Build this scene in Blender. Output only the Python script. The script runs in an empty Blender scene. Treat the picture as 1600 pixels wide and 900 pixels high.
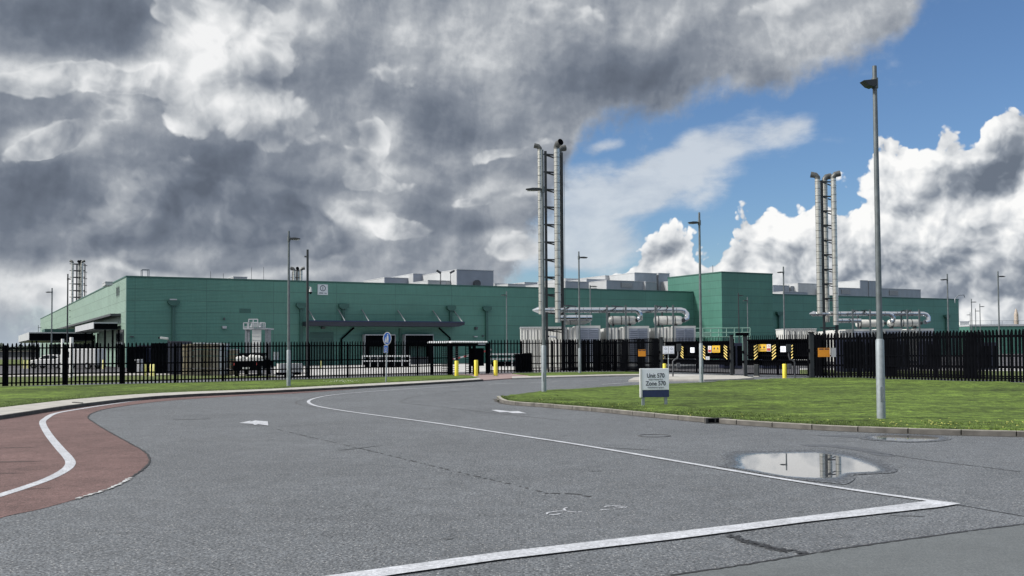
import bpy, bmesh, math, random
from mathutils import Vector, Matrix
random.seed(7)
R = math.radians
SC = bpy.context.scene
COL = SC.collection

# ------------------------------------------------------------------ camera
F = 1543.0; CX = 800.0; HC = 1.8
PITCH = math.atan(53.0/F); ROLL = R(0.37); CY = 492.0
cam = bpy.data.cameras.new('camera'); cam.sensor_width = 36.0; cam.lens = 36.0*F/1600
cam.shift_y = (CY-450)/1600.0; cam.clip_start = .1; cam.clip_end = 20000
camo = bpy.data.objects.new('camera', cam); COL.objects.link(camo)
MROT = Matrix.Rotation(math.pi/2+PITCH, 4, 'X') @ Matrix.Rotation(-ROLL, 4, 'Z')
camo.matrix_world = Matrix.Translation((0, 0, HC)) @ MROT
SC.camera = camo
EYE = Vector((0, 0, HC))
def ray(px, py):                      # direction seen at a place in the photograph (1600x900)
    d = MROT.to_3x3() @ Vector(((px-CX)/F, -(py-CY)/F, -1.0)); return d.normalized()
def G(px, py, z=0.0):                 # the point of the ground plane seen there
    d = ray(px, py); return EYE + d*((z-HC)/d.z)
def at(px, py, Y):                    # the point at distance Y ahead
    d = ray(px, py); return EYE + d*(Y/d.y)
def hgt(px, py, p):                   # height that py has above the ground point p
    d = ray(px, py); return HC + d.z/math.hypot(d.x, d.y)*math.hypot(p.x, p.y)

# ------------------------------------------------------------------ world
SUN_EL, SUN_AZ = R(38), R(-100)       # azimuth from +Y (ahead) towards +X
W = bpy.data.worlds.new('World'); SC.world = W; W.use_nodes = True
def build_sky():
    nt = W.node_tree; N = nt.nodes; L = nt.links; N.clear()
    def node(t, **k):
        n = N.new(t)
        for a, b in k.items(): setattr(n, a, b)
        return n
    def setin(n, i, v):
        if isinstance(v, bpy.types.NodeSocket): L.new(v, n.inputs[i])
        elif v is not None: n.inputs[i].default_value = v
    def M(op, a, b=None, c=None, clamp=False):
        n = node('ShaderNodeMath', operation=op, use_clamp=clamp)
        for i, v in enumerate((a, b, c)):
            if v is not None: setin(n, i, v)
        return n.outputs[0]
    def VM(op, a, b=None):
        n = node('ShaderNodeVectorMath', operation=op); setin(n, 0, a)
        if b is not None: setin(n, 1, b)
        return n.outputs['Value' if op in ('LENGTH', 'DOT_PRODUCT') else 'Vector']
    def sm(v, a, b, lo=0.0, hi=1.0):
        n = node('ShaderNodeMapRange', interpolation_type='SMOOTHSTEP'); setin(n, 'Value', v)
        for k, x in (('From Min', a), ('From Max', b), ('To Min', lo), ('To Max', hi)): setin(n, k, x)
        return n.outputs['Result']
    def noise(vec, scale, detail, rough=.5, out=0, lac=2.0, dist=0.0):
        n = node('ShaderNodeTexNoise', noise_dimensions='2D'); L.new(vec, n.inputs['Vector'])
        for k, x in (('Scale', scale), ('Detail', detail), ('Roughness', rough), ('Lacunarity', lac), ('Distortion', dist)):
            n.inputs[k].default_value = x
        return n.outputs[out]
    def az_el(px, py):
        d = ray(px, py); return math.atan2(d.x, d.y), math.asin(d.z)
    tc = node('ShaderNodeTexCoord'); sp = node('ShaderNodeSeparateXYZ'); L.new(tc.outputs['Generated'], sp.inputs[0])
    az = M('ARCTAN2', sp.outputs[0], sp.outputs[1]); el = M('ARCSINE', sp.outputs[2])
    cb = node('ShaderNodeCombineXYZ'); L.new(az, cb.inputs[0]); L.new(el, cb.inputs[1]); P0 = cb.outputs[0]
    # clouds flatten towards the horizon
    def warped(P, s, d, a, r=.55):
        n = noise(P, s, d, r, out=1)
        w = VM('MULTIPLY', VM('SUBTRACT', n, (.5, .5, .5)), (a, a*.75, 0)); return VM('ADD', P, w)
    P1 = warped(P0, 6.0, 3, .075, .45)
    P2 = warped(P0, 20.0, 4, .022, .5)
    def curve(x, pts, shift=0):
        xs = [(az_el(a, b)) for a, b in pts]
        n = node('ShaderNodeFloatCurve'); c = n.mapping.curves[0]
        lo, hi = -1.2, 1.2
        data = [(0.0, (xs[0][1]+.3)), *[((a-lo)/(hi-lo), b+.3) for a, b in xs], (1.0, xs[-1][1]+.3)]
        while len(c.points) < len(data): c.points.new(.5, .5)
        for p, (a, b) in zip(c.points, data): p.location = (a, b); p.handle_type = 'AUTO_CLAMPED'
        n.mapping.use_clip = False; n.mapping.update()
        L.new(M('MULTIPLY_ADD', x, 1/(hi-lo), -lo/(hi-lo), clamp=True), n.inputs['Value'])
        return M('SUBTRACT', n.outputs[0], .3)
    def blobs(P, base, lst):
        acc = base
        for px, py, rx, ry, rot, amp in lst:
            a, e = az_el(px, py)
            m = node('ShaderNodeMapping', vector_type='TEXTURE'); L.new(P, m.inputs['Vector'])
            m.inputs['Location'].default_value = (a, e, 0); m.inputs['Rotation'].default_value = (0, 0, R(rot))
            m.inputs['Scale'].default_value = (rx/F, ry/F, 1)
            acc = M('MULTIPLY_ADD', sm(VM('LENGTH', m.outputs[0]), 0.0, 1.0, 1.0, 0.0), amp, acc)
        return acc
    def mix(fac, a, b):
        n = node('ShaderNodeMix', data_type='RGBA'); setin(n, 0, fac); setin(n, 6, a); setin(n, 7, b); return n.outputs[2]
    def ramp(v, stops):
        n = node('ShaderNodeValToRGB'); L.new(v, n.inputs[0]); e = n.color_ramp.elements
        while len(e) < len(stops): e.new(.5)
        for q, (p, c) in zip(e, stops): q.position = p; q.color = (*c, 1)
        return n.outputs[0]
    def relief(P, s, d, r, off, k):
        a = noise(P, s, d, r); b = noise(VM('ADD', P, (off[0], off[1], 0)), s, d, r)
        return M('MULTIPLY', M('SUBTRACT', a, b), k), a
    # billows: inverted rounded cells
    def billow(P, s, d, rg=.5):
        n = node('ShaderNodeTexVoronoi', voronoi_dimensions='2D', feature='F1'); L.new(P, n.inputs['Vector'])
        n.inputs['Scale'].default_value = s; n.inputs['Detail'].default_value = d; n.inputs['Roughness'].default_value = rg
        n.inputs['Lacunarity'].default_value = 2.1
        return n.outputs['Distance']
    sx = node('ShaderNodeSeparateXYZ'); L.new(P1, sx.inputs[0]); az1, el1 = sx.outputs[0], sx.outputs[1]
    s2 = node('ShaderNodeSeparateXYZ'); L.new(P2, s2.inputs[0]); az2, el2 = s2.outputs[0], s2.outputs[1]
    # --- layer 1: broad grey deck on the left and overhead
    low1 = curve(az1, [(-900, 600), (0, 600), (740, 600), (790, 540), (825, 440), (850, 340), (868, 270), (890, 212), (915, 195), (960, 185), (1010, 190),
                       (1060, 172), (1150, 155), (1230, 142), (1300, 118), (1360, 92), (1400, 68), (1430, 35), (1450, -10), (1480, -80), (1560, -260), (1700, -420), (2000, -500), (2500, -400)])
    fine = noise(P0, 26, 7, .62)
    loose = sm(el, .14, .24, 1.0, 0.0)
    d1 = M('ADD', M('SUBTRACT', el1, low1), M('MULTIPLY', M('SUBTRACT', fine, .5), M('MULTIPLY_ADD', loose, .16, .05)))
    m1 = sm(M('DIVIDE', d1, M('MULTIPLY_ADD', loose, 2.2, 1.0)), -.012, .022)
    PR = warped(P0, 9.0, 2, .03, .4)
    rel, na = relief(PR, 9, 7, .50, (.012, -.016), .75)
    b1 = blobs(P1, .47, [
        (100, 15, 260, 100, 0, -.30), (215, 45, 80, 55, 0, -.14),
        (300, 60, 70, 110, 10, .34), (290, 20, 60, 60, 0, .30), (345, 45, 90, 90, 0, .26), (400, 60, 90, 80, 0, .22), (500, 20, 90, 45, 0, .26), (380, 175, 130, 60, 0, .26), (440, 190, 90, 40, 0, .20), (330, 130, 90, 60, 0, .16),
        (60, 122, 170, 40, 6, .36), (200, 112, 90, 38, 0, .32), (250, 120, 60, 30, 0, .22), (120, 105, 90, 30, 0, .16),
        (20, 175, 150, 45, 0, -.14), (95, 212, 130, 34, 14, .34), (20, 240, 60, 30, 20, .22), (180, 165, 60, 30, 10, .18), (190, 185, 45, 22, 0, .14),
        (40, 290, 170, 75, 12, -.28), (90, 340, 120, 40, 10, -.10), (160, 300, 55, 45, 40, .12), (150, 345, 70, 40, 30, .10),
        (340, 270, 230, 90, -6, -.22), (400, 330, 240, 80, -4, -.16), (260, 365, 240, 40, -3, -.14), (430, 370, 170, 30, -4, -.14), (300, 225, 130, 50, 0, -.10),
        (440, 110, 90, 50, 0, -.10), (575, 215, 40, 60, -10, .26), (590, 280, 80, 25, 5, .26), (530, 265, 60, 30, 20, .20), (590, 345, 95, 42, 0, .34), (600, 365, 60, 26, 0, .20), (535, 350, 40, 30, 0, .14), (575, 338, 28, 16, 0, -.20),
        (690, 50, 150, 90, 0, .16), (740, 100, 90, 60, 0, .10), (620, 90, 80, 70, 0, .10), (690, 180, 140, 80, -10, -.12), (740, 215, 130, 45, 0, -.16), (790, 130, 100, 60, 0, -.04), (780, 20, 140, 50, 0, .14), (850, 10, 90, 40, 0, .12), (640, 20, 60, 60, 0, .10),
        (720, 262, 120, 30, 0, -.08), (775, 300, 70, 26, 8, .30), (740, 320, 60, 22, 0, .14), (700, 345, 110, 30, -6, -.14), (790, 352, 80, 20, 0, -.10), (760, 372, 90, 18, 4, .16), (700, 300, 50, 20, 0, -.08),
        (1010, 140, 230, 66, 6, -.30), (960, 100, 200, 60, 6, -.16), (1010, 185, 120, 30, 0, -.14), (1200, 110, 150, 50, 14, -.10), (880, 70, 110, 50, 0, -.08), (1180, 45, 200, 60, 16, .10), (1000, 25, 240, 45, 6, .18), (1300, 60, 140, 60, 20, .14), (1330, 20, 120, 50, 20, .12),
        (310, 432, 260, 15, 0, .34), (480, 432, 120, 16, 0, .20), (60, 460, 160, 55, -14, .36), (30, 500, 160, 40, 0, .2), (60, 395, 240, 30, -4, -.12), (210, 415, 120, 22, 0, -.08), (600, 410, 150, 25, 0, .04)])
    PW = warped(P0, 13.0, 4, .040, .5)
    w1 = billow(PW, 13, 3.6, .52); w2 = billow(VM('ADD', PW, (-.008, .012, 0)), 13, 3.6, .52)
    lum = M('MULTIPLY', M('SUBTRACT', w2, w1), .46)
    b1 = M('ADD', b1, M('MULTIPLY', lum, .40))
    b1 = M('ADD', M('ADD', b1, rel), M('MULTIPLY', M('SUBTRACT', na, .5), .26))
    rr, _ = relief(P2, 34, 6, .55, (.003, -.004), .30)
    b1 = M('ADD', b1, rr)
    edge = sm(d1, .0, .05, .16, 0.0)
    b1 = M('ADD', b1, edge)
    # out of view the deck is an even grey, brightened to light the scene
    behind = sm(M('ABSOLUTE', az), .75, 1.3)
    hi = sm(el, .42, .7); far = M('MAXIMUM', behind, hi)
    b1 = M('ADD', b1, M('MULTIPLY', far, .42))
    DECK = [(0.0, (.115, .137, .178)), (.22, (.158, .186, .236)), (.42, (.245, .275, .325)), (.62, (.41, .437, .475)), (.80, (.66, .68, .70)), (1.0, (.90, .905, .91))]
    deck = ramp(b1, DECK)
    # --- heaps with crisp rims standing in the deck
    def heap(lst, thr, soft, tone, tones, rim):
        D = M('ADD', blobs(PW, 0.0, lst), M('MULTIPLY', M('SUBTRACT', .46, w1), .62))
        m = sm(D, thr, thr+soft)
        t = M('ADD', M('ADD', blobs(P1, tone, tones), lum), M('ADD', rel, sm(D, thr, thr+.30, rim, 0.0)))
        return M('MULTIPLY', m, M('SUBTRACT', 1.0, far)), t
    mW, tW = heap([(330, 62, 130, 120, 0, 1), (420, 55, 130, 110, 0, .9), (290, 20, 70, 70, 0, .8), (360, 165, 150, 85, 0, .9), (460, 190, 110, 70, 0, .7), (285, 180, 60, 50, 0, .7), (540, 20, 130, 60, 0, .8), (440, 225, 110, 40, 0, .5),
                   (50, 128, 150, 42, 4, 1), (170, 116, 120, 40, 0, 1), (245, 120, 60, 32, 0, .8), (182, 163, 46, 20, 0, .8), (192, 186, 42, 18, 0, .8), (100, 212, 120, 36, 14, 1), (35, 238, 70, 30, 20, .8),
                   (580, 212, 42, 50, -10, .9), (562, 262, 56, 46, 0, .9), (605, 288, 120, 26, 4, .9), (600, 347, 110, 54, 0, 1), (660, 365, 90, 36, 0, .6), (780, 302, 90, 30, 8, .9), (700, 395, 90, 24, 4, .6), (790, 385, 100, 50, 0, .8), (840, 330, 70, 60, 0, .6), (765, 238, 110, 24, 8, .7), (840, 218, 50, 30, 0, .6),
                   (850, 20, 200, 48, 0, .8), (1180, 30, 230, 60, 14, .8), (700, 50, 130, 70, 0, .7), (600, 110, 90, 60, 0, .55), (660, 130, 80, 50, 0, .5), (140, 235, 90, 30, 10, .5), (480, 290, 60, 30, 10, .4), (60, 455, 150, 50, -10, .8), (720, 320, 90, 24, 0, .5)], .34, .22, .64,
                  [(300, 70, 80, 130, 10, .26), (380, 40, 120, 70, 0, .14), (370, 170, 110, 50, 0, .20), (440, 120, 90, 50, 0, -.12), (520, 70, 90, 60, 0, -.08), (600, 362, 60, 34, 0, .26), (570, 338, 30, 16, 0, -.2), (580, 215, 30, 40, 0, .16), (70, 130, 170, 30, 4, .14), (210, 112, 80, 26, 0, .12),
                   (700, 60, 150, 90, 0, -.06), (640, 120, 110, 60, 0, -.10), (430, 225, 140, 40, 0, -.12), (780, 235, 140, 30, 0, -.22), (850, 20, 200, 50, 0, -.08), (1180, 30, 230, 60, 10, -.08), (700, 395, 140, 40, 0, -.12), (660, 365, 60, 40, 0, -.1)], .10)
    mK, tK = heap([(330, 305, 230, 95, -4, 1.2), (200, 330, 110, 85, 20, 1.0), (430, 350, 220, 75, -4, 1.1), (230, 385, 170, 45, -4, .8), (520, 390, 110, 50, 0, .5)], .34, .30, .30,
                  [(180, 300, 90, 60, 40, .20), (150, 350, 70, 50, 20, .16), (330, 250, 190, 40, -4, .10), (400, 330, 220, 70, -4, -.12), (260, 390, 180, 30, 0, -.06)], .10)
    # --- layer 2: bright cumulus bank on the right
    bb = billow(P2, 21, 3.0, .5)
    up2 = curve(az2, [(-900, 520), (500, 500), (760, 440), (860, 440), (930, 418), (965, 402), (1000, 372), (1030, 336), (1056, 322), (1078, 338), (1094, 378), (1120, 372), (1145, 340),
                      (1175, 312), (1215, 300), (1260, 300), (1305, 280), (1345, 258), (1370, 226), (1395, 198), (1425, 196), (1447, 215), (1470, 196), (1500, 190), (1530, 185), (1550, 158), (1580, 145), (1610, 132),
                      (1700, 90), (1900, 120), (2300, 250), (2800, 400)])
    d2 = M('ADD', M('SUBTRACT', up2, el), M('MULTIPLY', M('SUBTRACT', .46, bb), .048))
    m2 = sm(d2, -.001, .0055)
    rel2, nb = relief(P2, 9, 8, .52, (.010, -.015), 1.25)
    bv = billow(VM('ADD', P2, (-.006, .008, 0)), 21, 3.0, .5)
    b2 = blobs(P2, .72, [(1560, 262, 120, 55, 22, -.55), (1500, 290, 110, 30, 20, -.30), (1440, 320, 90, 20, 16, -.18), (1580, 310, 70, 20, 10, .20), (1500, 350, 120, 30, 8, .16), (1560, 385, 210, 45, 4, -.22), (1520, 430, 320, 55, 0, -.34),
                         (1420, 260, 70, 60, 40, .14), (1340, 300, 60, 60, 40, .12), (1330, 400, 160, 50, 0, -.16), (1200, 410, 150, 45, 0, -.12), (1040, 400, 60, 40, 0, -.20), (980, 420, 80, 30, 0, -.12), (1050, 340, 28, 24, 0, .14), (1005, 385, 30, 18, 0, .12),
                         (1240, 345, 60, 26, 20, .14), (1180, 370, 50, 26, 20, .10), (1470, 470, 280, 40, 0, -.16), (1410, 390, 60, 30, 0, .08), (1270, 380, 50, 40, 0, .08), (900, 440, 120, 40, 0, -.06)])
    b2 = M('ADD', M('ADD', b2, rel2), M('MULTIPLY', M('SUBTRACT', bv, bb), .75))
    b2 = M('ADD', b2, sm(d2, .0, .03, .12, 0.0))
    bank = ramp(b2, [(0.0, (.15, .18, .23)), (.25, (.25, .285, .34)), (.5, (.47, .50, .54)), (.75, (.74, .76, .78)), (1.0, (.98, .98, .97))])
    # --- layer 3: thin wisps in the blue
    wn = noise(VM('MULTIPLY', PR, (1.0, 2.0, 1)), 12, 8, .58)
    wb = blobs(P1, 0.0, [(1130, 238, 200, 58, 12, .95), (1240, 215, 90, 36, 10, .5), (1010, 268, 150, 62, 10, .85), (1060, 300, 140, 34, 0, .5), (930, 225, 60, 16, 12, .8), (890, 320, 120, 120, 0, 1.3), (960, 355, 130, 60, 0, 1.0), (860, 400, 120, 60, 0, 1.2), (1000, 290, 120, 40, 8, .5),
                         (1100, 315, 60, 18, 0, .3), (1415, 45, 40, 16, 40, .4), (1570, 60, 60, 12, 10, .12), (1120, 165, 90, 20, 5, .25), (1040, 300, 140, 40, 4, .35), (900, 400, 140, 60, 0, .6), (1300, 130, 60, 20, 20, .2)])
    m3 = sm(M('ADD', wb, M('MULTIPLY', M('SUBTRACT', wn, .5), 1.7)), .20, 1.15, 0, .80)
    wisp = ramp(M('ADD', wn, M('MULTIPLY', wb, .15)), [(.3, (.40, .46, .55)), (.75, (.68, .72, .76))])
    # --- clear sky from the sky model
    sky = node('ShaderNodeTexSky', sky_type='NISHITA'); sky.sun_disc = False
    sky.sun_elevation = SUN_EL; sky.sun_rotation = SUN_AZ % (2*math.pi); sky.air_density = 1.0; sky.dust_density = .3; sky.ozone_density = 3.0
    tint = node('ShaderNodeVectorMath', operation='MULTIPLY'); L.new(sky.outputs[0], tint.inputs[0]); tint.inputs[1].default_value = (.62, .73, .86)
    bg0 = node('ShaderNodeBackground'); L.new(tint.outputs[0], bg0.inputs[0]); bg0.inputs[1].default_value = SKY_STR
    def over(lower, fac, col, s):
        b = node('ShaderNodeBackground'); L.new(col, b.inputs[0]); b.inputs[1].default_value = s
        m = node('ShaderNodeMixShader'); L.new(fac, m.inputs[0]); L.new(lower, m.inputs[1]); L.new(b.outputs[0], m.inputs[2]); return m.outputs[0]
    s = over(bg0.outputs[0], m3, wisp, CLOUD_STR)
    s = over(s, m2, bank, CLOUD_STR)
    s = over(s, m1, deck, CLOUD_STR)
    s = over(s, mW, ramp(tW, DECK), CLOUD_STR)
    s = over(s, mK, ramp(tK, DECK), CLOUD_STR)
    hz = node('ShaderNodeRGB'); hz.outputs[0].default_value = (.50, .58, .66, 1)     # pale band low over the horizon
    s = over(s, M('MULTIPLY', sm(el, .0, .055, 1.0, 0.0), sm(az, -.5, .1, .62, .18)), hz.outputs[0], CLOUD_STR)
    out = node('ShaderNodeOutputWorld'); L.new(s, out.inputs[0])
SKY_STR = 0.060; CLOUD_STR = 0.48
build_sky()
W.cycles.sampling_method = 'MANUAL'; W.cycles.sample_map_resolution = 512

sun = bpy.data.lights.new('sun', 'SUN'); sun.energy = 2.4; sun.angle = R(9); sun.color = (1, .95, .88)
suno = bpy.data.objects.new('sun', sun); COL.objects.link(suno)
sd = Vector((math.sin(SUN_AZ)*math.cos(SUN_EL), math.cos(SUN_AZ)*math.cos(SUN_EL), math.sin(SUN_EL)))
suno.rotation_euler = sd.to_track_quat('Z', 'Y').to_euler()
VS = SC.view_settings; VS.view_transform = 'Standard'; VS.look = 'None'; VS.exposure = 1.05; VS.gamma = 1; VS.use_curve_mapping = False
SC.cycles.max_bounces = 6; SC.cycles.diffuse_bounces = 2; SC.cycles.glossy_bounces = 3
SC.cycles.use_denoising = True

# ------------------------------------------------------------------ materials
def mat(name, col, rough=.6, metal=0.0, var=.12, scale=3.0, bump=0.0, bscale=40.0, coord='Object', spec=.5, stain=0.0):
    m = bpy.data.materials.new(name); m.use_nodes = True; nt = m.node_tree; N = nt.nodes; L = nt.links
    b = N['Principled BSDF']; b.inputs['Roughness'].default_value = rough; b.inputs['Metallic'].default_value = metal
    b.inputs['Specular IOR Level'].default_value = spec
    tc = N.new('ShaderNodeTexCoord'); n = N.new('ShaderNodeTexNoise'); L.new(tc.outputs[coord], n.inputs[0])
    n.inputs['Scale'].default_value = scale; n.inputs['Detail'].default_value = 5
    mr = N.new('ShaderNodeMapRange'); L.new(n.outputs[0], mr.inputs[0])
    mr.inputs[1].default_value = .3; mr.inputs[2].default_value = .7; mr.inputs[3].default_value = 1-var; mr.inputs[4].default_value = 1+var
    vm = N.new('ShaderNodeVectorMath'); vm.operation = 'SCALE'; vm.inputs[0].default_value = col; L.new(mr.outputs[0], vm.inputs['Scale'])
    L.new(vm.outputs[0], b.inputs['Base Color'])
    if bump:
        n2 = N.new('ShaderNodeTexNoise'); L.new(tc.outputs[coord], n2.inputs[0]); n2.inputs['Scale'].default_value = bscale; n2.inputs['Detail'].default_value = 4
        bp = N.new('ShaderNodeBump'); bp.inputs['Strength'].default_value = bump; L.new(n2.outputs[0], bp.inputs['Height']); L.new(bp.outputs[0], b.inputs['Normal'])
    return m
M_black = mat('black_paint', (.004, .0045, .006), .8, 0, .25, 2, spec=0)
M_blackpole = mat('dark_steel', (.03, .035, .04), .45, .3, .2, 3)
M_galv = mat('galvanised_steel', (.25, .275, .30), .5, .55, .22, 9, .15, 60)
M_pole = mat('pole_paint', (.13, .15, .16), .5, .4, .18, 6)
M_galvl = mat('galvanised_base', (.25, .285, .31), .6, .3, .14, 9, .15, 60)

M_pipe = mat('polished_pipe', (.52, .55, .59), .16, 1.0, .06, 3)
M_silencer = mat('painted_silencer', (.60, .60, .58), .42, .25, .10, 4)
M_white = mat('white_paint', (.56, .57, .58), .5, 0, .08, 5)
M_cream = mat('offwhite_cladding', (.60, .61, .60), .55, 0, .08, 1.5)
M_grey = mat('grey_cladding', (.24, .27, .33), .5, 0, .08, .6)
M_lgrey = mat('light_cladding', (.42, .44, .47), .5, 0, .08, .6)
M_dgrey = mat('dark_grey_metal', (.07, .075, .085), .5, .2, .2, 2)
M_yellow = mat('yellow_paint', (.70, .60, .05), .5, 0, .12, 12)
M_pyellow = mat('pale_yellow_paint', (.60, .58, .22), .6, 0, .15, 8)
M_orange = mat('orange_sign', (.72, .28, .02), .5, 0, .05, 8)
M_signy = mat('sign_yellow', (.60, .37, .03), .5, 0, .05, 8)
M_red = mat('red_paint', (.34, .04, .04), .5, 0, .1, 8)
M_blue = mat('sign_blue', (.01, .10, .42), .4, 0, .06, 8)
M_navy = mat('navy_band', (.018, .028, .095), .45, 0, .12, 6)
M_ink = mat('ink', (.012, .02, .05), .6, 0, .1, 8)
M_signw = mat('sign_face', (.80, .83, .92), .4, 0, .05, 3)
M_beige = mat('beige_wood', (.30, .26, .19), .8, 0, .25, 3)
M_taupe = mat('taupe_panel', (.16, .15, .13), .8, 0, .25, 3)
M_darkblue = mat('dark_blue_steel', (.012, .016, .04), .5, 0, .2, 2)
M_glass = mat('dark_glass', (.02, .025, .03), .08, 0, .1, 2)
M_rubber = mat('rubber', (.015, .015, .015), .8, 0, .1, 5)
M_gdark = mat('green_trim', (.035, .105, .088), .45, 0, .10, 2)
M_gpale = mat('green_rail', (.20, .34, .29), .5, 0, .1, 2)
M_brick = mat('pale_stone', (.42, .36, .32), .8, 0, .15, 2)
M_lamp = mat('lamp_glass', (.35, .36, .36), .3, 0, .05, 3)
M_conc = mat('pale_concrete', (.36, .35, .33), .85, 0, .18, 2.5, .2, 50)
M_concw = mat('yard_concrete', (.42, .42, .42), .85, 0, .12, .25, .1, 30)
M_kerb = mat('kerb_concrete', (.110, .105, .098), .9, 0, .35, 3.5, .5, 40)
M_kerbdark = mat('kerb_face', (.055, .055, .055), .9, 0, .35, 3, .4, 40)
M_tar = mat('tar', (.018, .018, .02), .55, 0, .4, 30, .3, 80)
M_red2 = mat('pinkish_pavers', (.26, .19, .185), .9, 0, .15, 6, .2, 40)

def wallmat(name, col, px, pz, off=0.0, axis=0, top=9.85):     # sandwich panels: joints and fine ribs
    m = mat(name, col, .42, 0, .07, .35); nt = m.node_tree; N = nt.nodes; L = nt.links; b = N['Principled BSDF']
    tc = [n for n in N if n.type == 'TEX_COORD'][0]; s = N.new('ShaderNodeSeparateXYZ'); L.new(tc.outputs['Object'], s.inputs[0])
    def Mt(op, a, bb=None, c=None):
        n = N.new('ShaderNodeMath'); n.operation = op
        for i, v in enumerate((a, bb, c)):
            if v is None: continue
            if isinstance(v, bpy.types.NodeSocket): L.new(v, n.inputs[i])
            else: n.inputs[i].default_value = v
        return n.outputs[0]
    def line(co, pitch, o, w):
        f = Mt('FRACT', Mt('MULTIPLY_ADD', co, 1/pitch, o/pitch)); d = Mt('MULTIPLY', Mt('ABSOLUTE', Mt('SUBTRACT', f, .5)), pitch)
        return Mt('LESS_THAN', d, w)
    j = Mt('MAXIMUM', line(s.outputs[2], pz, pz/2-(top % pz)+.001, .035), line(s.outputs[axis], px, px/2-off, .03))
    # per-panel tone and rain streaks
    w = N.new('ShaderNodeTexWhiteNoise'); w.noise_dimensions = '2D'; cb = N.new('ShaderNodeCombineXYZ')
    L.new(Mt('FLOOR', Mt('MULTIPLY_ADD', s.outputs[axis], 1/px, -off/px)), cb.inputs[0]); L.new(Mt('FLOOR', Mt('MULTIPLY_ADD', s.outputs[2], 1/pz, -(top % pz)/pz)), cb.inputs[1]); L.new(cb.outputs[0], w.inputs[0])
    st = N.new('ShaderNodeTexNoise'); mp = N.new('ShaderNodeMapping'); L.new(tc.outputs['Object'], mp.inputs[0]); mp.inputs['Scale'].default_value = (1.1, 1.1, .12); L.new(mp.outputs[0], st.inputs[0]); st.inputs['Detail'].default_value = 6
    old = b.inputs['Base Color'].links[0].from_socket
    k = Mt('ADD', Mt('MULTIPLY_ADD', w.outputs[0], .08, .80), Mt('MULTIPLY', st.outputs[0], .32))
    k = Mt('MULTIPLY', k, Mt('MULTIPLY_ADD', j, -.33, 1.0))
    v = N.new('ShaderNodeVectorMath'); v.operation = 'SCALE'; L.new(old, v.inputs[0]); L.new(k, v.inputs['Scale']); L.new(v.outputs[0], b.inputs['Base Color'])
    rib = N.new('ShaderNodeBump'); rib.inputs['Strength'].default_value = .35; rib.inputs['Distance'].default_value = .02
    L.new(Mt('SINE', Mt('MULTIPLY', s.outputs[2], 40.0)), rib.inputs['Height']); L.new(rib.outputs[0], b.inputs['Normal'])
    return m
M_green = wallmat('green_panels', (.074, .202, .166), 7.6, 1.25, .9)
M_green_lit = wallmat('green_panels_sunlit', (.225, .325, .275), 7.6, 1.25, .9, 1)  # paler than the front wall: the sunlit tone is in the colour
M_greenT = wallmat('green_tower_panels', (.060, .176, .140), 20, 1.05, .9, 0, 12.3)
def ribmat(name, col, pitch, axis=0, d=.8):
    m = mat(name, col, .5, 0, .06, .8); nt = m.node_tree; N = nt.nodes; L = nt.links; b = N['Principled BSDF']
    tc = [n for n in N if n.type == 'TEX_COORD'][0]; s = N.new('ShaderNodeSeparateXYZ'); L.new(tc.outputs['Object'], s.inputs[0])
    a = N.new('ShaderNodeMath'); a.operation = 'MULTIPLY'; L.new(s.outputs[axis], a.inputs[0]); a.inputs[1].default_value = 2*math.pi/pitch
    sn = N.new('ShaderNodeMath'); sn.operation = 'SINE'; L.new(a.outputs[0], sn.inputs[0])
    bp = N.new('ShaderNodeBump'); bp.inputs['Strength'].default_value = d; bp.inputs['Distance'].default_value = pitch*.25; L.new(sn.outputs[0], bp.inputs['Height']); L.new(bp.outputs[0], b.inputs['Normal'])
    return m
def flue_mat():
    m = mat('flue_steel', (.52, .52, .49), .34, .7, .12, 4); nt = m.node_tree; N = nt.nodes; L = nt.links; b = N['Principled BSDF']
    tc = [n for n in N if n.type == 'TEX_COORD'][0]; s = N.new('ShaderNodeSeparateXYZ'); L.new(tc.outputs['Object'], s.inputs[0])
    def Mt(op, a, c):
        n = N.new('ShaderNodeMath'); n.operation = op
        for i, v in enumerate((a, c)):
            if isinstance(v, bpy.types.NodeSocket): L.new(v, n.inputs[i])
            else: n.inputs[i].default_value = v
        return n.outputs[0]
    f = Mt('LESS_THAN', Mt('FRACT', Mt('MULTIPLY', s.outputs[2], 1/.72), 0), .085); k = Mt('SUBTRACT', 1.0, Mt('MULTIPLY', f, .60))
    old = b.inputs['Base Color'].links[0].from_socket; v = N.new('ShaderNodeVectorMath'); v.operation = 'SCALE'; L.new(old, v.inputs[0]); L.new(k, v.inputs['Scale']); L.new(v.outputs[0], b.inputs['Base Color'])
    return m
M_flue = flue_mat()
M_corr = ribmat('corrugated_white', (.56, .57, .56), .28)
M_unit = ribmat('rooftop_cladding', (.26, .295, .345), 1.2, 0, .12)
M_unitL = ribmat('rooftop_cladding_light', (.40, .42, .44), 1.2, 0, .12)

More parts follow.
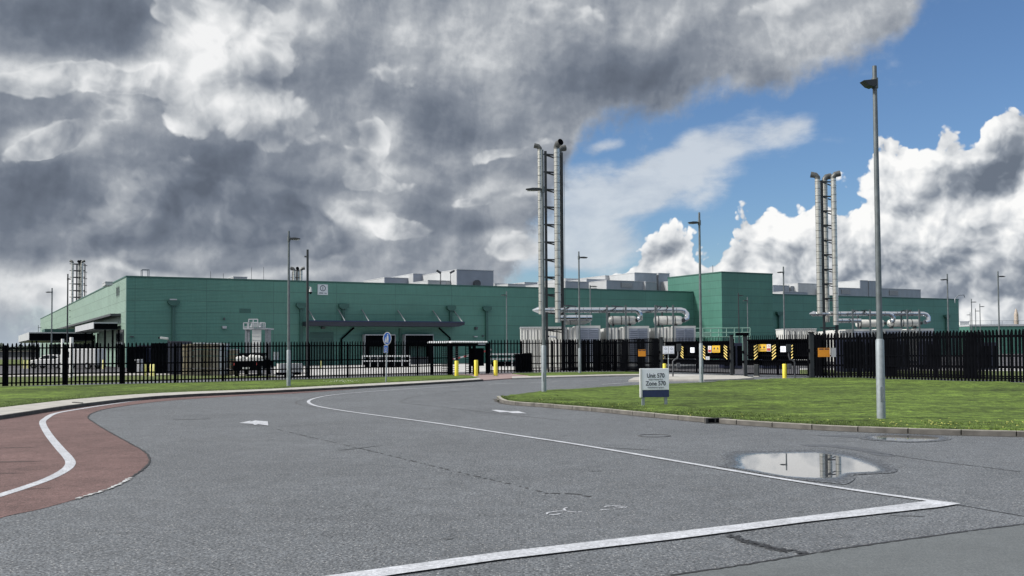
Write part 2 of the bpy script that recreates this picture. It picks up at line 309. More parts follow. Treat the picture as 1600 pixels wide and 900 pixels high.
def groundmat(name, c1, c2, fine, rough, bump=.5, patch=.12, coarse=.35, spec=.35, aniso=None, speck=.0):
    m = bpy.data.materials.new(name); m.use_nodes = True; nt = m.node_tree; N = nt.nodes; L = nt.links; b = N['Principled BSDF']
    tc = N.new('ShaderNodeTexCoord'); mp = N.new('ShaderNodeMapping'); L.new(tc.outputs['Object'], mp.inputs[0])
    if aniso: mp.inputs['Scale'].default_value = aniso[:3]; mp.inputs['Rotation'].default_value = (0, 0, aniso[3])
    def nz(s, d, r=.6, src=None):
        n = N.new('ShaderNodeTexNoise'); L.new(src or tc.outputs['Object'], n.inputs[0]); n.inputs['Scale'].default_value = s; n.inputs['Detail'].default_value = d; n.inputs['Roughness'].default_value = r; return n.outputs[0]
    def mr(v, a, bb, c, d):
        n = N.new('ShaderNodeMapRange'); L.new(v, n.inputs[0])
        for i, x in enumerate((a, bb, c, d)): n.inputs[i+1].default_value = x
        return n.outputs[0]
    f = nz(fine, 4, .75); mx = N.new('ShaderNodeMix'); mx.data_type = 'RGBA'
    L.new(mr(f, .36, .64, 0, 1), mx.inputs[0]); mx.inputs[6].default_value = (*c1, 1); mx.inputs[7].default_value = (*c2, 1)
    mid = mr(nz(fine*.22, 3, .7), .35, .65, 1-patch*1.1, 1+patch*1.1)
    p1 = mr(nz(coarse, 5), .3, .7, 1-patch, 1+patch); p2 = mr(nz(2.2, 5, .6, mp.outputs[0]), .3, .7, 1-patch, 1+patch)
    mm = N.new('ShaderNodeMath'); mm.operation = 'MULTIPLY'; L.new(p1, mm.inputs[0]); L.new(p2, mm.inputs[1])
    m3_ = N.new('ShaderNodeMath'); m3_.operation = 'MULTIPLY'; L.new(mm.outputs[0], m3_.inputs[0]); L.new(mid, m3_.inputs[1]); mm = m3_
    v = N.new('ShaderNodeVectorMath'); v.operation = 'SCALE'; L.new(mx.outputs[2], v.inputs[0]); L.new(mm.outputs[0], v.inputs['Scale'])
    col = v.outputs[0]
    if speck:
        vo = N.new('ShaderNodeTexVoronoi'); L.new(tc.outputs['Object'], vo.inputs[0]); vo.inputs['Scale'].default_value = 46
        se = N.new('ShaderNodeSeparateColor'); L.new(vo.outputs['Color'], se.inputs[0])
        q = N.new('ShaderNodeMath'); q.operation = 'MULTIPLY'; L.new(mr(se.outputs[0], .70, 1.0, 0, 1), q.inputs[0]); L.new(mr(vo.outputs['Distance'], .25, .45, 1, 0), q.inputs[1])
        x = N.new('ShaderNodeMix'); x.data_type = 'RGBA'; q2 = N.new('ShaderNodeMath'); q2.operation = 'MULTIPLY'; L.new(q.outputs[0], q2.inputs[0]); q2.inputs[1].default_value = speck
        L.new(q2.outputs[0], x.inputs[0]); L.new(col, x.inputs[6]); x.inputs[7].default_value = (.50, .50, .50, 1); col = x.outputs[2]
    L.new(col, b.inputs['Base Color']); b.inputs['Roughness'].default_value = rough; b.inputs['Specular IOR Level'].default_value = spec
    if bump:
        bp = N.new('ShaderNodeBump'); bp.inputs['Strength'].default_value = bump; bp.inputs['Distance'].default_value = .01; L.new(f, bp.inputs['Height']); L.new(bp.outputs[0], b.inputs['Normal'])
    return m
M_asph = groundmat('worn_asphalt', (.018, .020, .025), (.198, .216, .238), 34, .75, .8, .13, .30, .3, speck=.75)
M_asph2 = groundmat('smooth_asphalt', (.072, .081, .087), (.142, .156, .164), 60, .72, .35, .07, .4)
M_asphy = groundmat('yard_asphalt', (.05, .05, .06), (.11, .11, .12), 10, .8, .2, .15, .1)
M_redas = groundmat('red_asphalt', (.056, .037, .037), (.205, .128, .122), 50, .8, .6, .16, .5, .3, speck=.15)
M_mark = groundmat('road_paint', (.30, .315, .345), (.56, .585, .64), 34, .6, .25, .10, 1.2)
M_markw = groundmat('worn_road_paint', (.13, .14, .15), (.62, .64, .66), 16, .7, .3, .15, 1.5)
M_grass = groundmat('mown_grass', (.034, .060, .011), (.115, .172, .028), 16, .85, .6, .42, .22, .2, aniso=(.20, 1.5, 1, -.05))  # stretched streaks paint the self-shading of the uneven lawn
M_grass2 = groundmat('rough_grass', (.06, .085, .03), (.13, .16, .06), 5, .9, .3, .2, .1, .2)
M_field = groundmat('far_field', (.05, .07, .03), (.09, .11, .055), 1, .95, 0, .25, .01, .1)
M_blade = mat('grass_blades', (.058, .092, .014), .7, 0, .35, 1.2, coord='Object')
def puddlemat():
    m = bpy.data.materials.new('puddle_water'); m.use_nodes = True; nt = m.node_tree; N = nt.nodes; L = nt.links; b = N['Principled BSDF']
    at_ = N.new('ShaderNodeAttribute'); at_.attribute_name = 'depth'; tc = N.new('ShaderNodeTexCoord')
    n = N.new('ShaderNodeTexNoise'); L.new(tc.outputs['Object'], n.inputs[0]); n.inputs['Scale'].default_value = 14; n.inputs['Detail'].default_value = 5
    a = N.new('ShaderNodeMath'); a.operation = 'MULTIPLY_ADD'; L.new(n.outputs[0], a.inputs[0]); a.inputs[1].default_value = .34; L.new(at_.outputs['Fac'], a.inputs[2])
    def mr(v, x0, x1, y0, y1):
        q = N.new('ShaderNodeMapRange'); q.interpolation_type = 'SMOOTHSTEP'; L.new(v, q.inputs[0])
        for i, x in enumerate((x0, x1, y0, y1)): q.inputs[i+1].default_value = x
        return q.outputs[0]
    L.new(mr(a.outputs[0], .30, .85, .62, .0), b.inputs['Roughness'])
    nf = N.new('ShaderNodeTexNoise'); L.new(tc.outputs['Object'], nf.inputs[0]); nf.inputs['Scale'].default_value = 55; nf.inputs['Detail'].default_value = 3
    mx = N.new('ShaderNodeMix'); mx.data_type = 'RGBA'; L.new(mr(nf.outputs[0], .35, .65, 0, 1), mx.inputs[0]); mx.inputs[6].default_value = (.018, .021, .026, 1); mx.inputs[7].default_value = (.105, .112, .125, 1)
    nf.inputs['Scale'].default_value = 34
    mx2 = N.new('ShaderNodeMix'); mx2.data_type = 'RGBA'; L.new(mr(nf.outputs[0], .35, .65, 0, 1), mx2.inputs[0]); mx2.inputs[6].default_value = (.018, .020, .025, 1); mx2.inputs[7].default_value = (.196, .213, .235, 1)
    mx3 = N.new('ShaderNodeMix'); mx3.data_type = 'RGBA'; L.new(mr(a.outputs[0], .10, .60, 0, 1), mx3.inputs[0]); L.new(mx2.outputs[2], mx3.inputs[6]); L.new(mx.outputs[2], mx3.inputs[7])
    L.new(mx3.outputs[2], b.inputs['Base Color'])
    bp = N.new('ShaderNodeBump'); L.new(nf.outputs[0], bp.inputs['Height']); bp.inputs['Distance'].default_value = .01; L.new(mr(a.outputs[0], .35, .80, .5, .0), bp.inputs['Strength']); L.new(bp.outputs[0], b.inputs['Normal'])
    b.inputs['IOR'].default_value = 1.45
    L.new(mr(a.outputs[0], .35, .85, .3, .85), b.inputs['Specular IOR Level'])
    return m
M_puddle = puddlemat()

# ------------------------------------------------------------------ mesh helpers
class MB:
    def __init__(s): s.v = []; s.f = []; s.sm = []
    def add(s, vs, fs, smooth=False):
        o = len(s.v); s.v += [tuple(v) for v in vs]; s.f += [tuple(i+o for i in f) for f in fs]; s.sm += [smooth]*len(fs)
    def box(s, c, d, rz=0.0, m=None):
        c = Vector(c); q = m or Matrix.Rotation(rz, 3, 'Z')
        vs = [c + q @ Vector((x*d[0]/2, y*d[1]/2, z*d[2]/2)) for x in (-1, 1) for y in (-1, 1) for z in (-1, 1)]
        s.add(vs, [(0, 1, 3, 2), (4, 6, 7, 5), (0, 4, 5, 1), (2, 3, 7, 6), (0, 2, 6, 4), (1, 5, 7, 3)]); return s
    def b2(s, x0, x1, y0, y1, z0, z1):
        return s.box(((x0+x1)/2, (y0+y1)/2, (z0+z1)/2), (abs(x1-x0), abs(y1-y0), abs(z1-z0)))
    def tube(s, pts, r, n=10, caps=True):
        pts = [Vector(p) for p in pts]; rs = r if isinstance(r, (list, tuple)) else [r]*len(pts)
        vs = []; a0 = None
        for i, p in enumerate(pts):
            d = (pts[min(i+1, len(pts)-1)]-pts[max(i-1, 0)]).normalized()
            if a0 is None: a0 = d.orthogonal().normalized() if abs(d.z) < .9 else Vector((1, 0, 0))
            a = (a0 - d*a0.dot(d)).normalized(); b = d.cross(a); a0 = a
            vs += [p + (a*math.cos(t) + b*math.sin(t))*rs[i] for t in [2*math.pi*k/n for k in range(n)]]
        fs = [(i*n+k, i*n+(k+1) % n, (i+1)*n+(k+1) % n, (i+1)*n+k) for i in range(len(pts)-1) for k in range(n)]
        s.add(vs, fs, True)
        if caps: s.add(vs[:n], [tuple(range(n))[::-1]]); s.add(vs[-n:], [tuple(range(n))])
        return s
    def bar(s, p0, p1, w, h=None):
        p0 = Vector(p0); p1 = Vector(p1); d = p1-p0; h = h or w; u = d.normalized()
        a = u.cross(Vector((0, 0, 1))); a = a.normalized() if a.length > 1e-4 else Vector((1, 0, 0)); b = u.cross(a)
        vs = [p + a*x*w/2 + b*y*h/2 for p in (p0, p1) for x, y in ((-1, -1), (1, -1), (1, 1), (-1, 1))]
        s.add(vs, [(0, 1, 2, 3), (7, 6, 5, 4), (0, 4, 5, 1), (1, 5, 6, 2), (2, 6, 7, 3), (3, 7, 4, 0)]); return s
    def prism(s, poly, y0, y1):           # (x,z) outline pushed along y
        n = len(poly); vs = [(x, y0, z) for x, z in poly]+[(x, y1, z) for x, z in poly]
        s.add(vs, [tuple(range(n)), tuple(range(n, 2*n))[::-1]]+[(i, i+n, (i+1) % n+n, (i+1) % n) for i in range(n)]); return s
    def disc(s, c, r, y0, y1, n=28, r2=None):   # facing -y
        r2 = r2 or r
        return s.prism([(c[0]+r*math.cos(2*math.pi*k/n), c[1]+r2*math.sin(2*math.pi*k/n)) for k in range(n)], y0, y1)
    def ring(s, c, r, w, y0, y1, n=32):
        a = [(c[0]+r*math.cos(2*math.pi*k/n), c[1]+r*math.sin(2*math.pi*k/n)) for k in range(n)]
        b = [(c[0]+(r-w)*math.cos(2*math.pi*k/n), c[1]+(r-w)*math.sin(2*math.pi*k/n)) for k in range(n)]
        for k in range(n): q = (k+1) % n; s.prism([a[k], a[q], b[q], b[k]], y0, y1)
        return s
    def sheet(s, pts, z=None):
        s.add([(p[0], p[1], p[2] if z is None else z) for p in pts], [tuple(range(len(pts)))]); return s
    def slab(s, pts, z0, z1):
        n = len(pts); vs = [(p[0], p[1], z1) for p in pts]+[(p[0], p[1], z0) for p in pts]
        s.add(vs, [tuple(range(n))]+[(i, i+n, (i+1) % n+n, (i+1) % n) for i in range(n)]); return s
    def build(s, name, m, parent=None, loc=None, rz=0.0, bevel=0.0):
        me = bpy.data.meshes.new(name); me.from_pydata(s.v, [], s.f); me.materials.append(m)
        me.polygons.foreach_set('use_smooth', s.sm)
        bm = bmesh.new(); bm.from_mesh(me); bmesh.ops.recalc_face_normals(bm, faces=bm.faces); bm.to_mesh(me); bm.free(); me.update()
        o = bpy.data.objects.new(name, me); COL.objects.link(o)
        if parent: o.parent = parent
        if loc is not None: o.location = loc
        o.rotation_euler.z = rz
        if bevel:
            b = o.modifiers.new('bevel', 'BEVEL'); b.width = bevel; b.segments = 2
        return o
def tag(o, label=None, cat=None, group=None, kind=None):
    for k, v in (('label', label), ('category', cat), ('group', group), ('kind', kind)):
        if v: o[k] = v
    return o
def thing(name, label, cat, loc=(0, 0, 0), rz=0.0, group=None):
    o = bpy.data.objects.new(name, None); o.empty_display_size = .3; COL.objects.link(o); o.location = loc; o.rotation_euler.z = rz
    return tag(o, label, cat, group)
def copy_tree(o, parent=None):
    c = o.copy(); COL.objects.link(c); c.parent = parent
    for ch in list(o.children): copy_tree(ch, c)
    return c
def struct(o): o['kind'] = 'structure'; return o
def text_mesh(name, txt, size, m, parent, loc, rot=(math.pi/2, 0, 0), th=.002, align='CENTER', sx=1.0, bold=0.0):
    cu = bpy.data.curves.new('t', 'FONT'); cu.body = txt; cu.size = size; cu.align_x = align; cu.align_y = 'CENTER'; cu.extrude = th; cu.offset = bold
    to = bpy.data.objects.new('t', cu); COL.objects.link(to); dg = bpy.context.evaluated_depsgraph_get(); dg.update()
    me = bpy.data.meshes.new_from_object(to.evaluated_get(dg)); bpy.data.objects.remove(to); bpy.data.curves.remove(cu)
    me.materials.clear(); me.materials.append(m); o = bpy.data.objects.new(name, me); COL.objects.link(o); o.parent = parent; o.location = loc; o.rotation_euler = rot; o.scale = (sx, 1, 1)
    return o
def catmull(pts, step=8):
    P = [Vector(p) for p in pts]; out = []
    for i in range(len(P)-1):
        a, b, c, d = P[max(i-1, 0)], P[i], P[i+1], P[min(i+2, len(P)-1)]
        for k in range(step):
            t = k/step; out.append(.5*((2*b)+(c-a)*t+(2*a-5*b+4*c-d)*t*t+(-a+3*b-3*c+d)*t**3))
    out.append(P[-1]); return out
def gp(lst, z=0.0): return [G(x, y, z) for x, y in lst]
def resample(pts, d):
    out = [pts[0].copy()]; acc = 0
    for a, b in zip(pts, pts[1:]):
        L = (b-a).length; t = d-acc
        while t < L: out.append(a+(b-a)*(t/L)); t += d
        acc = (acc+L) % d if L else acc
    out.append(pts[-1]); return out
def ribbon(mb, pts, w, z, jit=0.0, gap=0.0, rnd=None):
    rnd = rnd or random; n = len(pts); L = []; Rr = []
    for i, p in enumerate(pts):
        d = (pts[min(i+1, n-1)]-pts[max(i-1, 0)]); d.z = 0; d.normalize(); nrm = Vector((-d.y, d.x, 0))
        ww = w[i] if isinstance(w, list) else w
        j = rnd.uniform(-1, 1)*jit
        L.append(p+nrm*(ww/2*(1+(rnd.uniform(-.5, .5) if jit else 0))+j)); Rr.append(p-nrm*(ww/2*(1+(rnd.uniform(-.5, .5) if jit else 0))-j))
    for i in range(n-1):
        if gap and rnd.random() < gap: continue
        mb.add([(q.x, q.y, z) for q in (L[i], L[i+1], Rr[i+1], Rr[i])], [(0, 1, 2, 3)])

# ------------------------------------------------------------------ ground and roads
Z1, Z2, Z3, Z4 = .004, .008, .012, .016
ZV = .10
fb = MB(); fb.sheet([(-6000, -300), (6000, -300), (6000, 9000), (-6000, 9000)], -.03); struct(fb.build('ground', M_field))
rb = MB(); rb.sheet([(-60, -25), (60, -25), (60, 90), (-60, 90)], 0); struct(rb.build('road', M_asph))
yb = MB(); yb.sheet([(-160, 66), (-30, 54.5), (-8, 69), (0, 76), (12, 78.5), (14.5, 66), (30, 49), (60, 40), (160, 40), (200, 300), (-200, 330)], Z1)
struct(yb.build('yard_paving', M_asphy))
cb_ = MB(); A1 = [(428, 589.5), (560, 586.2), (700, 582.2), (770, 580.3), (960, 577.3), (1060, 577)]
cb_.sheet(gp(A1)+gp([(1060, 568), (960, 567.0), (760, 568), (600, 570), (428, 573)]), Z2); struct(cb_.build('concrete_apron', M_concw))
gi = MB(); gi.sheet(gp([(-60, 607.5), (100, 600.5), (185, 597.3), (330, 592.8), (428, 590), (432, 588), (290, 586.5), (0, 589.8), (-60, 591)]), Z2+.002); struct(gi.build('inner_grass_strip', M_grass2))
ki = MB(); ki.slab(gp([(-60, 591), (0, 589.8), (290, 586.5), (432, 588), (432, 585.2), (290, 583.6), (0, 586.8), (-60, 588)]), 0, .06); struct(ki.build('inner_footway', M_conc))
lf = MB(); lf.sheet(gp([(-300, 572), (20, 571.5), (85, 571), (60, 562), (-300, 560)]), Z2); struct(lf.build('far_grass_patch', M_grass2))
ig = MB(); ig.sheet(gp([(1250, 586.0), (1400, 590.5), (1600, 595.5), (1800, 600), (1800, 583), (1600, 580), (1400, 579), (1250, 578)]), Z2); struct(ig.build('inner_lawn', M_grass2))
ip = MB(); ip.slab(gp([(1250, 578), (1400, 579), (1600, 580), (1800, 583), (1800, 580), (1600, 576.5), (1400, 576.5), (1250, 576)]), 0, .05); struct(ip.build('inner_path', M_concw))
# smoother carriageway beyond the seam at the lower right
sm_seam = [(1046, 900), (1160, 884), (1276, 864.5), (1343.5, 854), (1502, 832), (1600, 819.6), (1760, 800)]
s2 = MB(); s2.sheet([*gp(sm_seam), Vector((40, 9, 0)), Vector((40, -20, 0)), Vector((-6, -20, 0)), Vector((-2, 5, 0))], Z1); struct(s2.build('smooth_carriageway', M_asph2))
# left verge: lawn, pale footway, dark kerb face
GL = [(-260, 668), (-100, 648), (0, 637), (125, 623), (250, 614), (400, 608.5), (452, 606), (604, 598), (700, 593.3), (748, 590.6)]
KL = [(-260, 690), (-100, 662), (0, 649), (125, 631), (250, 618.5), (400, 611.3), (452, 609), (604, 601.2), (700, 596.0), (752, 592.8)]
gl = catmull(gp(GL, ZV), 6); kl = catmull(gp(KL, ZV), 6)
FL = gp([(735, 586.5), (705, 585.6), (640, 587.5), (460, 592.9), (270, 598), (0, 604.5), (-300, 614)], ZV)
v = MB(); v.slab(gl+FL+[Vector((-60, 30, 0))], 0, ZV); struct(v.build('grass_verge', M_grass))
v = MB(); v.slab(kl+gl[::-1], -.02, ZV+.004); struct(v.build('footway', M_conc))
v = MB(); ks = resample(kl, .9)
for a, b in zip(ks, ks[1:]):
    d = (b-a).normalized(); nrm = Vector((d.y, -d.x, 0)); q = [a+d*.008, b-d*.008]
    v.slab([q[0], q[1], q[1]+nrm*.13, q[0]+nrm*.13], -.01, ZV+.008+random.uniform(-.002, .002))
struct(v.build('kerb', M_kerbdark))
# short verge beyond the turnstile path
GM = [(832, 587.2), (880, 586.2), (960, 584.4), (1015, 583.8)]
v = MB(); v.slab(gp([(822, 585.2)]+GM, ZV)+gp([(1015, 581.4), (960, 580.6), (900, 581.3), (800, 583.1)], ZV), 0, ZV); struct(v.build('grass_verge', M_grass))
v = MB(); v.slab(gp([(800, 590.4), (850, 588.9), (900, 587.6), (960, 586.0), (1030, 585.2), (1030, 583.4)]+GM[::-1][1:]+[(800, 587.8)], ZV), 0, ZV-.01); struct(v.build('footway', M_conc))
v = MB(); v.slab(gp([(700, 585.0), (775, 583.0), (800, 583.1), (822, 585.2), (832, 587.4), (800, 590.6), (742, 594.5), (700, 587.5)], .06), 0, .055); struct(v.build('turnstile_path', M_red2))
v = MB(); v.sheet(gp([(1000, 589.5), (1055, 588.2), (1165, 590.0), (1165, 587.0), (1100, 585.2), (1010, 583.5)]), Z2); struct(v.build('gate_apron', M_concw))
v = MB(); v.slab(gp([(982, 595.2), (990, 591.2), (1000, 589.9), (1060, 589.6), (1110, 587.0), (1160, 588.2), (1178, 591.5), (1150, 593.4), (1100, 594.5), (1040, 594.2), (1000, 595.3)], .05), 0, .10); struct(v.build('traffic_island', M_conc))
# right lawn
RK = [(776, 623.5), (783, 629.0), (800, 632.5), (850, 636.3), (900, 640.5), (960, 646), (1060, 656), (1116, 661), (1200, 667), (1262, 671), (1400, 677), (1600, 682.5), (1900, 688)]
RF = [(776, 623.5), (785, 619.5), (800, 617.3), (853, 610.6), (905, 607), (960, 603.6), (1000, 601.3), (1098, 597.2), (1160, 594.0), (1215, 591.6), (1290, 590.2), (1400, 592.5), (1500, 595.3), (1600, 598), (1900, 606)]
rk = catmull(gp(RK), 6); rf = catmull(gp(RF, ZV), 6)
def offset(pts, d):
    out = []
    for i, p in enumerate(pts):
        t = (pts[min(i+1, len(pts)-1)]-pts[max(i-1, 0)]); t.z = 0; t.normalize(); out.append(p+Vector((-t.y, t.x, 0))*d)
    return out
rki = offset(rk, .115)
# gently uneven lawn surface
def lawn(name, outline, z, amp, seed, step=.6):
    rnd = random.Random(seed); xs = [p[0] for p in outline]; ys = [p[1] for p in outline]
    bm = bmesh.new(); vs = [bm.verts.new((p[0], p[1], z)) for p in outline]; f = bm.faces.new(vs)
    bmesh.ops.triangulate(bm, faces=[f])
    x = min(xs)+step
    while x < max(xs):
        bmesh.ops.bisect_plane(bm, geom=bm.verts[:]+bm.edges[:]+bm.faces[:], plane_co=(x, 0, 0), plane_no=(1, 0, 0)); x += step
    y = min(ys)+step
    while y < max(ys):
        bmesh.ops.bisect_plane(bm, geom=bm.verts[:]+bm.edges[:]+bm.faces[:], plane_co=(0, y, 0), plane_no=(0, 1, 0)); y += step
    from mathutils import noise as mn
    for w in bm.verts:
        if w.is_boundary: continue
        w.co.z += amp*(mn.noise(Vector((w.co.x*.25, w.co.y*.45, seed)))+.5*mn.noise(Vector((w.co.x*.8, w.co.y*1.4, seed)))+.15)
    bmesh.ops.recalc_face_normals(bm, faces=bm.faces)
    me = bpy.data.meshes.new(name); bm.to_mesh(me); bm.free(); me.materials.append(M_grass); me.polygons.foreach_set('use_smooth', [True]*len(me.polygons))
    o = bpy.data.objects.new(name, me); COL.objects.link(o); return struct(o)
lawn('lawn', [(p.x, p.y) for p in rki]+[(p.x, p.y) for p in rf[::-1][:-1]], ZV, .075, 3)
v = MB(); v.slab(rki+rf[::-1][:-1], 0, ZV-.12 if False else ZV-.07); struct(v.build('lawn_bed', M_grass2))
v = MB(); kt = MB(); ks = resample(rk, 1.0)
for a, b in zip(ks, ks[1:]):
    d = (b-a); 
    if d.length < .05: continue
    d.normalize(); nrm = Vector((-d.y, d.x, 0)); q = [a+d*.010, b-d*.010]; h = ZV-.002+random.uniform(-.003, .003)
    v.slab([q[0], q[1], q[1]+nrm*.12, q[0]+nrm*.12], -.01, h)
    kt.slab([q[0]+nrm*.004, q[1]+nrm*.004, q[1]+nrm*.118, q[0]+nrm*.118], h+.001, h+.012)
struct(v.build('kerb', M_kerb, bevel=.008)); struct(kt.build('kerb_sunlit_top', mat('kerb_sunlit_top', (.27, .26, .235), .9, 0, .3, 4)))  # top slab paler than the face: sunlight put into its colour
v = MB(); ribbon(v, offset(rk, -.05), .16, Z1, .02); struct(v.build('gutter_grime', groundmat('gutter_grime', (.03, .03, .03), (.10, .095, .09), 30, .8)))
# red cycle path
RO = [(-300, 1000), (-60, 838), (0, 810), (62, 796), (120, 780), (170, 764.5), (207, 745), (228, 729), (234, 717), (225, 706), (205, 694), (175, 677.5), (150, 662.5), (139, 655), (138, 651), (146, 645), (175, 637.5), (250, 627.5), (330, 621.6), (400, 617.6), (470, 614.2), (560, 607.6)]
RI = [(560, 605.6), (470, 611.4), (400, 614.2), (250, 622.0), (125, 634.8), (0, 653), (-100, 668), (-400, 720)]
v = MB(); ro = catmull(gp(RO), 6); v.sheet(ro+catmull(gp(RI), 4)+[Vector((-14, 4, 0))], Z1); struct(v.build('cycle_path', M_redas))
v = MB(); ribbon(v, resample(ro[30:130], .12), .035, Z2, .008); struct(v.build('path_seam', M_tar))
# ------------------------------------------------------------------ painted markings
marks = MB()
WL = [(470, 609.0), (400, 613.0), (250, 622.6), (175, 631.6), (125, 639.2), (87.5, 646), (72, 654), (66.5, 661), (75, 678), (92.5, 700), (106, 715), (110, 725), (101, 735.5), (75, 749), (37.5, 762.5), (0, 774.5), (-80, 800)]
v = MB(); ribbon(v, resample(catmull(gp(WL), 8), .1), .155, Z2, 0); struct(v.build('road_marking', M_mark))
v = MB(); ribbon(v, resample(catmull(gp([(120, 780.5), (130, 777), (160, 768), (186, 757.5), (205, 747.0)]), 6), .05), .05, Z3, .022, .12); struct(v.build('road_marking', M_markw))
W1 = [(700, 604.2), (640, 607.7), (585, 611.6), (536, 615.6), (505, 619.8), (487, 624.3), (482, 628.5), (489, 633), (505, 637.0), (550, 644.2), (620, 653.5), (690, 663), (790, 678.2), (900, 694.8), (1060, 721.8), (1208, 747), (1340, 767.5), (1465, 785), (1492, 788)]
v = MB(); ribbon(v, resample(catmull(gp(W1), 8), .15), .115, Z3, 0); struct(v.build('road_marking', M_mark))
v = MB(); P = catmull(gp([(700, 603.9), (770, 600.4), (860, 597.0), (960, 593.8), (1000, 592.8)]), 8); P = resample(P, 1.0)
for i in range(0, len(P)-2, 3): ribbon(v, P[i:i+3], .12, Z3)
struct(v.build('road_marking', M_markw))
v = MB(); ribbon(v, resample(catmull(gp([(940, 601), (1010, 596.8), (1060, 595.9)]), 6), .5), .15, Z3); struct(v.build('road_marking', M_markw))
v = MB(); v.sheet(gp([(1452, 784.2), (1260, 808.5), (1060, 832.6), (920, 849), (780, 865.2), (535, 899), (300, 932), (420, 932), (622, 899.5), (780, 877), (920, 860.3), (1060, 844), (1260, 817.5), (1468, 794.2), (1501, 788.8), (1478, 785.8)]), Z4)
struct(v.build('stop_line', M_mark))
v = MB(); v.sheet(gp([(373, 661.8), (392, 657.8), (390, 659.6), (399, 657.6), (418.5, 659.2), (419.5, 665.6), (404, 663.6), (398, 664.9), (395.5, 662.9)]), Z3); struct(v.build('direction_arrow', M_mark))
v = MB(); v.sheet(gp([(767.7, 641.2), (776, 640.9), (798, 643.3), (809, 642.8), (823.5, 646.6), (801, 646.3), (793, 644.6), (781, 644.9)]), Z3); struct(v.build('direction_arrow', M_mark))
v = MB()
for L_ in ([(881, 799.2), (868, 800), (856, 802), (855, 804), (866, 805.2), (876, 803.5)], [(886, 794), (881, 796), (886, 799.5), (898, 801), (909, 800.6)], [(944, 793.2), (955, 791.6), (965, 793), (972, 792.8)], [(938, 798), (948, 796.8), (953, 797)], [(958, 795.2), (979, 794)], [(944, 792), (962, 791.0), (980, 793)]):
    ribbon(v, resample(catmull(gp(L_), 6), .02), .026, Z2, .004, .10)
struct(v.build('chalk_scribble', M_mark))
# seams, cracks and tyre marks
v = MB()
ribbon(v, resample(catmull(gp(sm_seam), 6), .05), .034, Z2, .009)
ribbon(v, resample(catmull(gp([(1492, 788.6), (1545, 797.5), (1600, 807), (1700, 824)]), 4), .05), .025, Z1+.001, .006)
rj = random.Random(5)
for k in range(9): ribbon(v, resample(catmull([p+Vector((rj.uniform(-.05, .05), rj.uniform(-.06, .06), 0)) for p in gp([(1142, 838), (1170, 848), (1190, 852), (1215, 859), (1240, 862), (1262, 866)])], 4), .05), .022, Z2+.0004*k, .03, .45)
struct(v.build('pavement_seam', M_tar))
v = MB()
for L_, w in (([(434, 671), (480, 682), (550, 698), (620, 714.5), (690, 731.5), (745, 744.5), (809, 759.5), (857, 771.5)], .036), ([(860, 771), (900, 772.5), (925, 777)], .05), ([(1355, 706), (1400, 712), (1445, 719), (1520, 728), (1600, 738)], .025)):
    ribbon(v, resample(catmull(gp(L_), 6), .06), w, Z1, .012, .08 if w < .03 else .5)
struct(v.build('pavement_crack', M_tar))
M_tyre = groundmat('tyre_mark', (.040, .042, .047), (.13, .135, .145), 40, .7, .4, .15, .5)
v = MB()
for L_, w in (([(560, 612.6), (520, 616.2), (490, 620.5), (468, 626), (462, 629), (470, 632.6), (492, 636)], .07), ([(760, 609.3), (704, 612.6), (655, 618.6), (630, 625), (627, 628), (645, 631.5), (690, 636), (767, 645), (880, 657)], .05), ([(1100, 600), (940, 604), (860, 605.5)], .05)):
    ribbon(v, resample(catmull(gp(L_), 6), .15), w, Z1, .008, .1)
struct(v.build('tyre_mark', M_tyre))
M_wet = groundmat('wet_asphalt', (.015, .017, .021), (.125, .133, .148), 34, .5, .45, .08, .5, .6)
# puddles
def puddle(outline, inner, z, name='puddle'):
    o = catmull(gp(outline+outline[:1]), 5)[:-1]; i_ = catmull(gp(inner+inner[:1]), 5)[:-1]; n = len(o)
    rings = []; 
    for t in (0, .35, .7, 1.0): rings.append([a.lerp(b, t) for a, b in zip(o, i_)])
    c = sum(i_, Vector())/n
    vs = []; dep = []
    for r_, t in zip(rings, (0, .35, .7, 1.0)):
        vs += [(p.x, p.y, z) for p in r_]; dep += [t]*n
    vs.append((c.x, c.y, z)); dep.append(1.25)
    fs = [(k*n+i, k*n+(i+1) % n, (k+1)*n+(i+1) % n, (k+1)*n+i) for k in range(3) for i in range(n)]
    me = bpy.data.meshes.new(name); me.from_pydata(vs, [], fs+[tuple(3*n+i for i in range(n))]); me.materials.append(M_puddle)
    a = me.attributes.new('depth', 'FLOAT', 'POINT'); a.data.foreach_set('value', dep)
    ob = bpy.data.objects.new(name, me); COL.objects.link(ob); return struct(ob)
PO = [(1126, 712), (1133, 706.5), (1160, 704), (1205, 704.2), (1245, 703), (1290, 702.8), (1340, 708.5), (1375, 719), (1400, 732), (1396, 739), (1365, 741), (1334, 743), (1336, 748), (1322, 757), (1295, 755), (1240, 749.5), (1195, 742), (1150, 733), (1120, 728), (1133, 721)]
PI = [(1182, 727), (1190, 720), (1204, 716), (1220, 714), (1248, 713.5), (1272, 714.5), (1300, 720), (1322, 726.5), (1342, 732), (1346, 734.5), (1332, 736), (1312, 737.5), (1298, 738.5), (1284, 739.5), (1262, 741.5), (1240, 743), (1222, 741), (1200, 737.5), (1188, 734), (1183, 731)]
puddle(PO, PI, Z2)
puddle([(1340, 681.5), (1375, 678.6), (1450, 680.2), (1484, 684), (1478, 688.5), (1430, 691.5), (1380, 689.5), (1346, 686)], [(1392, 684), (1400, 682.6), (1436, 683), (1448, 684.5), (1444, 686.5), (1424, 688), (1402, 687.2), (1393, 685.6)], Z2)
